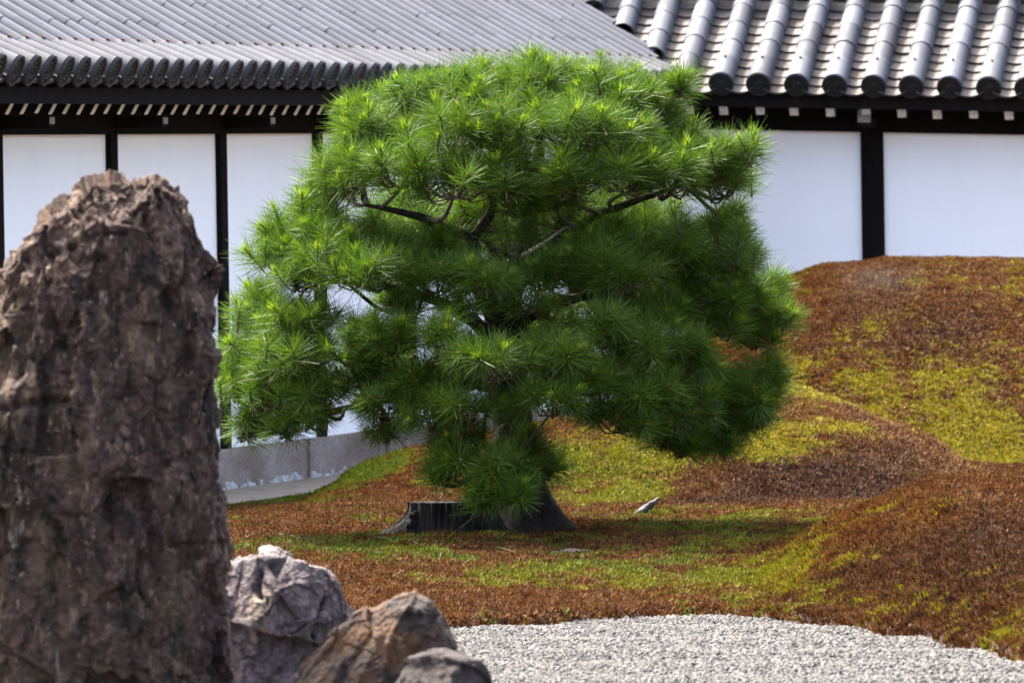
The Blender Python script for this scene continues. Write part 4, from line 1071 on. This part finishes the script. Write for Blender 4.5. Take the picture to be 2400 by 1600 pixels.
# the remaining shoots as one mass of needles
Vs, Fq, Mi, off = [], [], [], 0
f4 = [np.array([f for f in t[2] if len(f) == 4]) for t in TUFTS]
m4 = [np.array([m for f, m in zip(t[2], t[3]) if len(f) == 4]) for t in TUFTS]
for (Mx, ti, key, _) in cand[NSINGLE:]:
    R = np.array(Mx); v = TUFTS[ti][1] @ R[:3, :3].T + R[:3, 3]
    Vs.append(v); Fq.append(f4[ti] + off); Mi.append(m4[ti]); off += len(v)
nme = np_mesh('needles', np.concatenate(Vs), np.concatenate(Fq), TREE_MATS, np.concatenate(Mi))
tag(obj('needles', nme, tree), kind='stuff')
print('shoots', len(cand), 'needle faces', len(nme.polygons))

# ------------------------------------------------------------------ stump, roots, litter
WOOD_OLD = mk_simple('weathered_stump_wood', [(.3, (0.0030, 0.0025, 0.0022)), (.5, (0.0120, 0.0095, 0.0085)), (.75, (0.0400, 0.0350, 0.0310))], 18, .9, (1, 1, .2), 34, 1.0, .03)
WOOD_PALE = mk_simple('bleached_root_wood', [(.3, (0.0213, 0.0199, 0.0191)), (.5, (0.0722, 0.0702, 0.0680)), (.8, (0.1445, 0.1424, 0.1403))], 30, .85, (1, 1, 2.5), 40, .8, .01)
WOOD_RED = mk_simple('red_brown_root', [(.3, (0.0248, 0.0176, 0.0165)), (.6, (0.0715, 0.0523, 0.0484)), (.8, (0.1430, 0.1183, 0.1100))], 25, .85, (1, 1, 2), 40, .8, .01)
def lumpy_tube(name, pts, rad, n, m, amp, label, cat, seed, flat=1.0, seg=26, freq=9):
    pp, ro = smooth_path([Vector(p) for p in pts], rad, seg); pp = np.array(pp)
    base = Vector((pp[0][0], pp[0][1], pp[:, 2].min()))
    b = MB(); b.tube([Vector(p) for p in pp], ro, n)
    V = np.array(b.v); cen = np.repeat(pp, n, 0)
    d = V - cen; d[:, 2] *= flat
    d *= (1 + amp * fbm(V * freq * np.array([1, 1, 1]) + seed, 3, .6, True))[:, None]
    b.v = [tuple(v) for v in (cen + d - np.array(base))]
    o = obj(name, b.mesh(name, m, True)); o.location = base
    return tag(o, label, cat)
# stump: flat sawn top, fluted sides, torn root on the left
SY = TY - .25
sx = Q(1040, 1200, SY); sz = ground_z(sx.x, SY)
rows, cols = 26, 120
ang = np.linspace(0, 2 * math.pi, cols, endpoint=False)
H = Q(1040, 1151, SY).z - (sz - .04)
V = []
for r in range(rows):
    t = r / (rows - 1); z = t * H
    fl = (1 - t) ** 2.2
    flute = fbm(np.stack([np.cos(ang) * 4.5, np.sin(ang) * 4.5, np.full(cols, z * 1.2)], -1) + 8, 3, .6, True)
    rad = .150 + .030 * np.cos(2 * ang) + .055 * fl * (1 + np.cos(4 * ang)) + .032 * flute + .16 * fl * np.exp(-((np.abs(ang - math.pi)) / .35) ** 2)
    V.append(np.stack([np.cos(ang) * rad * 1.05, np.sin(ang) * rad, np.full(cols, z)], -1))
top = V[-1].copy()
for sc_ in (.93, .55, .06):
    q = top.copy(); q[:, :2] *= sc_; q[:, 2] = H - .006 + .012 * fbm(np.concatenate([q[:, :2] * 30, q[:, :1] * 0], 1), 2); V.append(q)
V = np.array(V); nr_ = len(V); i = np.arange(nr_ * cols).reshape(nr_, cols); j = np.roll(i, -1, 1)
o = obj('tree_stump', np_mesh('tree_stump', V.reshape(-1, 3), np.stack([i[:-1], j[:-1], j[1:], i[1:]], -1).reshape(-1, 4), WOOD_OLD, smooth=False))
o.location = (sx.x, SY, sz - .04)
tag(o, 'old dark sawn stump beside the pine trunk', 'stump')
for k, (x0, y0, x1, y1, r) in enumerate([(985, 1172, 938, 1182, .030), (980, 1190, 932, 1204, .034), (975, 1160, 950, 1176, .018)]):
    b = MB(); p0, p1 = Vector(Q(x0, y0, SY - .05)), Vector(Q(x1, y1, SY - .1)); mid = (p0 + p1) / 2 + Vector((0, 0, -.02))
    b.tube([q - o.location for q in (p0, mid, p1)], [r * 1.3, r, r * .35], 7)
    obj('torn_root', b.mesh('torn_root', WOOD_OLD, False), o)
def gp(px, py, y, lift=0.0):
    p = Q(px, py, y); return Vector((p.x, y, ground_z(p.x, y) + lift))
D1, D2, D3 = hit(1462, 1183), hit(1340, 1270), hit(896, 1212)
lumpy_tube('bleached_root', [Q(1438, 1190, D1), Q(1458, 1184, D1), Q(1476, 1172, D1), Q(1496, 1158, D1), Q(1514, 1144, D1)], [.006, .013, .016, .013, .005], 16, WOOD_PALE, .8, 'bleached pale root poking out of the green moss', 'root', 3, .8, freq=22)
lumpy_tube('red_brown_root', [Q(1258, 1276, D2), Q(1310, 1270, D2), Q(1370, 1273, D2), Q(1432, 1272, D2)], [.012, .030, .028, .008], 12, WOOD_RED, .4, 'flat red brown root lying in the tree shade', 'root', 9, .6, freq=18)
lumpy_tube('thin_root', [Q(866, 1212, D3), Q(880, 1206, D3), Q(896, 1210, D3), Q(935, 1206, D3)], [.003, .006, .006, .004], 8, WOOD_RED, .3, 'thin pale root reaching from the old stump', 'root', 5, 1.0, freq=20)
for k, (x0, y0, x1, y1, yy) in enumerate([(1000, 1300, 1012, 1278, 44.0), (1060, 1305, 1085, 1288, 44.0), (930, 1245, 960, 1262, 45.4), (860, 1240, 905, 1252, 45.4), (1080, 1248, 1160, 1244, D2), (1130, 1262, 1180, 1280, 45.0), (640, 1232, 690, 1245, 45.8), (700, 1350, 735, 1362, 41.5), (900, 1330, 925, 1318, 42.8)]):
    p0, p1 = gp(x0, y0, hit(x0, y0), .012), gp(x1, y1, hit(x1, y1), .018); mid = (p0 + p1) / 2 + Vector((.01, -.02, .004))
    pp, ro = smooth_path([p0 - p0, mid - p0, p1 - p0], [.0028, .0026, .0014], 8)
    b = MB(); b.tube([Vector(q) for q in pp], ro, 5); o = obj('fallen_twig', b.mesh('fallen_twig', TWIG)); o.location = p0
    tag(o, ['short bare twig leaning on bright green moss before the pine', 'pale bent twig on bright green moss before the pine', 'thin dark twig in the shade below the old stump', 'long thin twig near the thin root in the shade',
            'long dark twig in deep shade before the trunk', 'bent dark twig beside the flat red brown root', 'lone twig on brown moss behind the pale topped rock', 'fine twig on brown moss behind the rusty rock',
            'short twig on mixed moss between rusty rock and stump'][k], 'twig', 'fallen twigs on the moss')
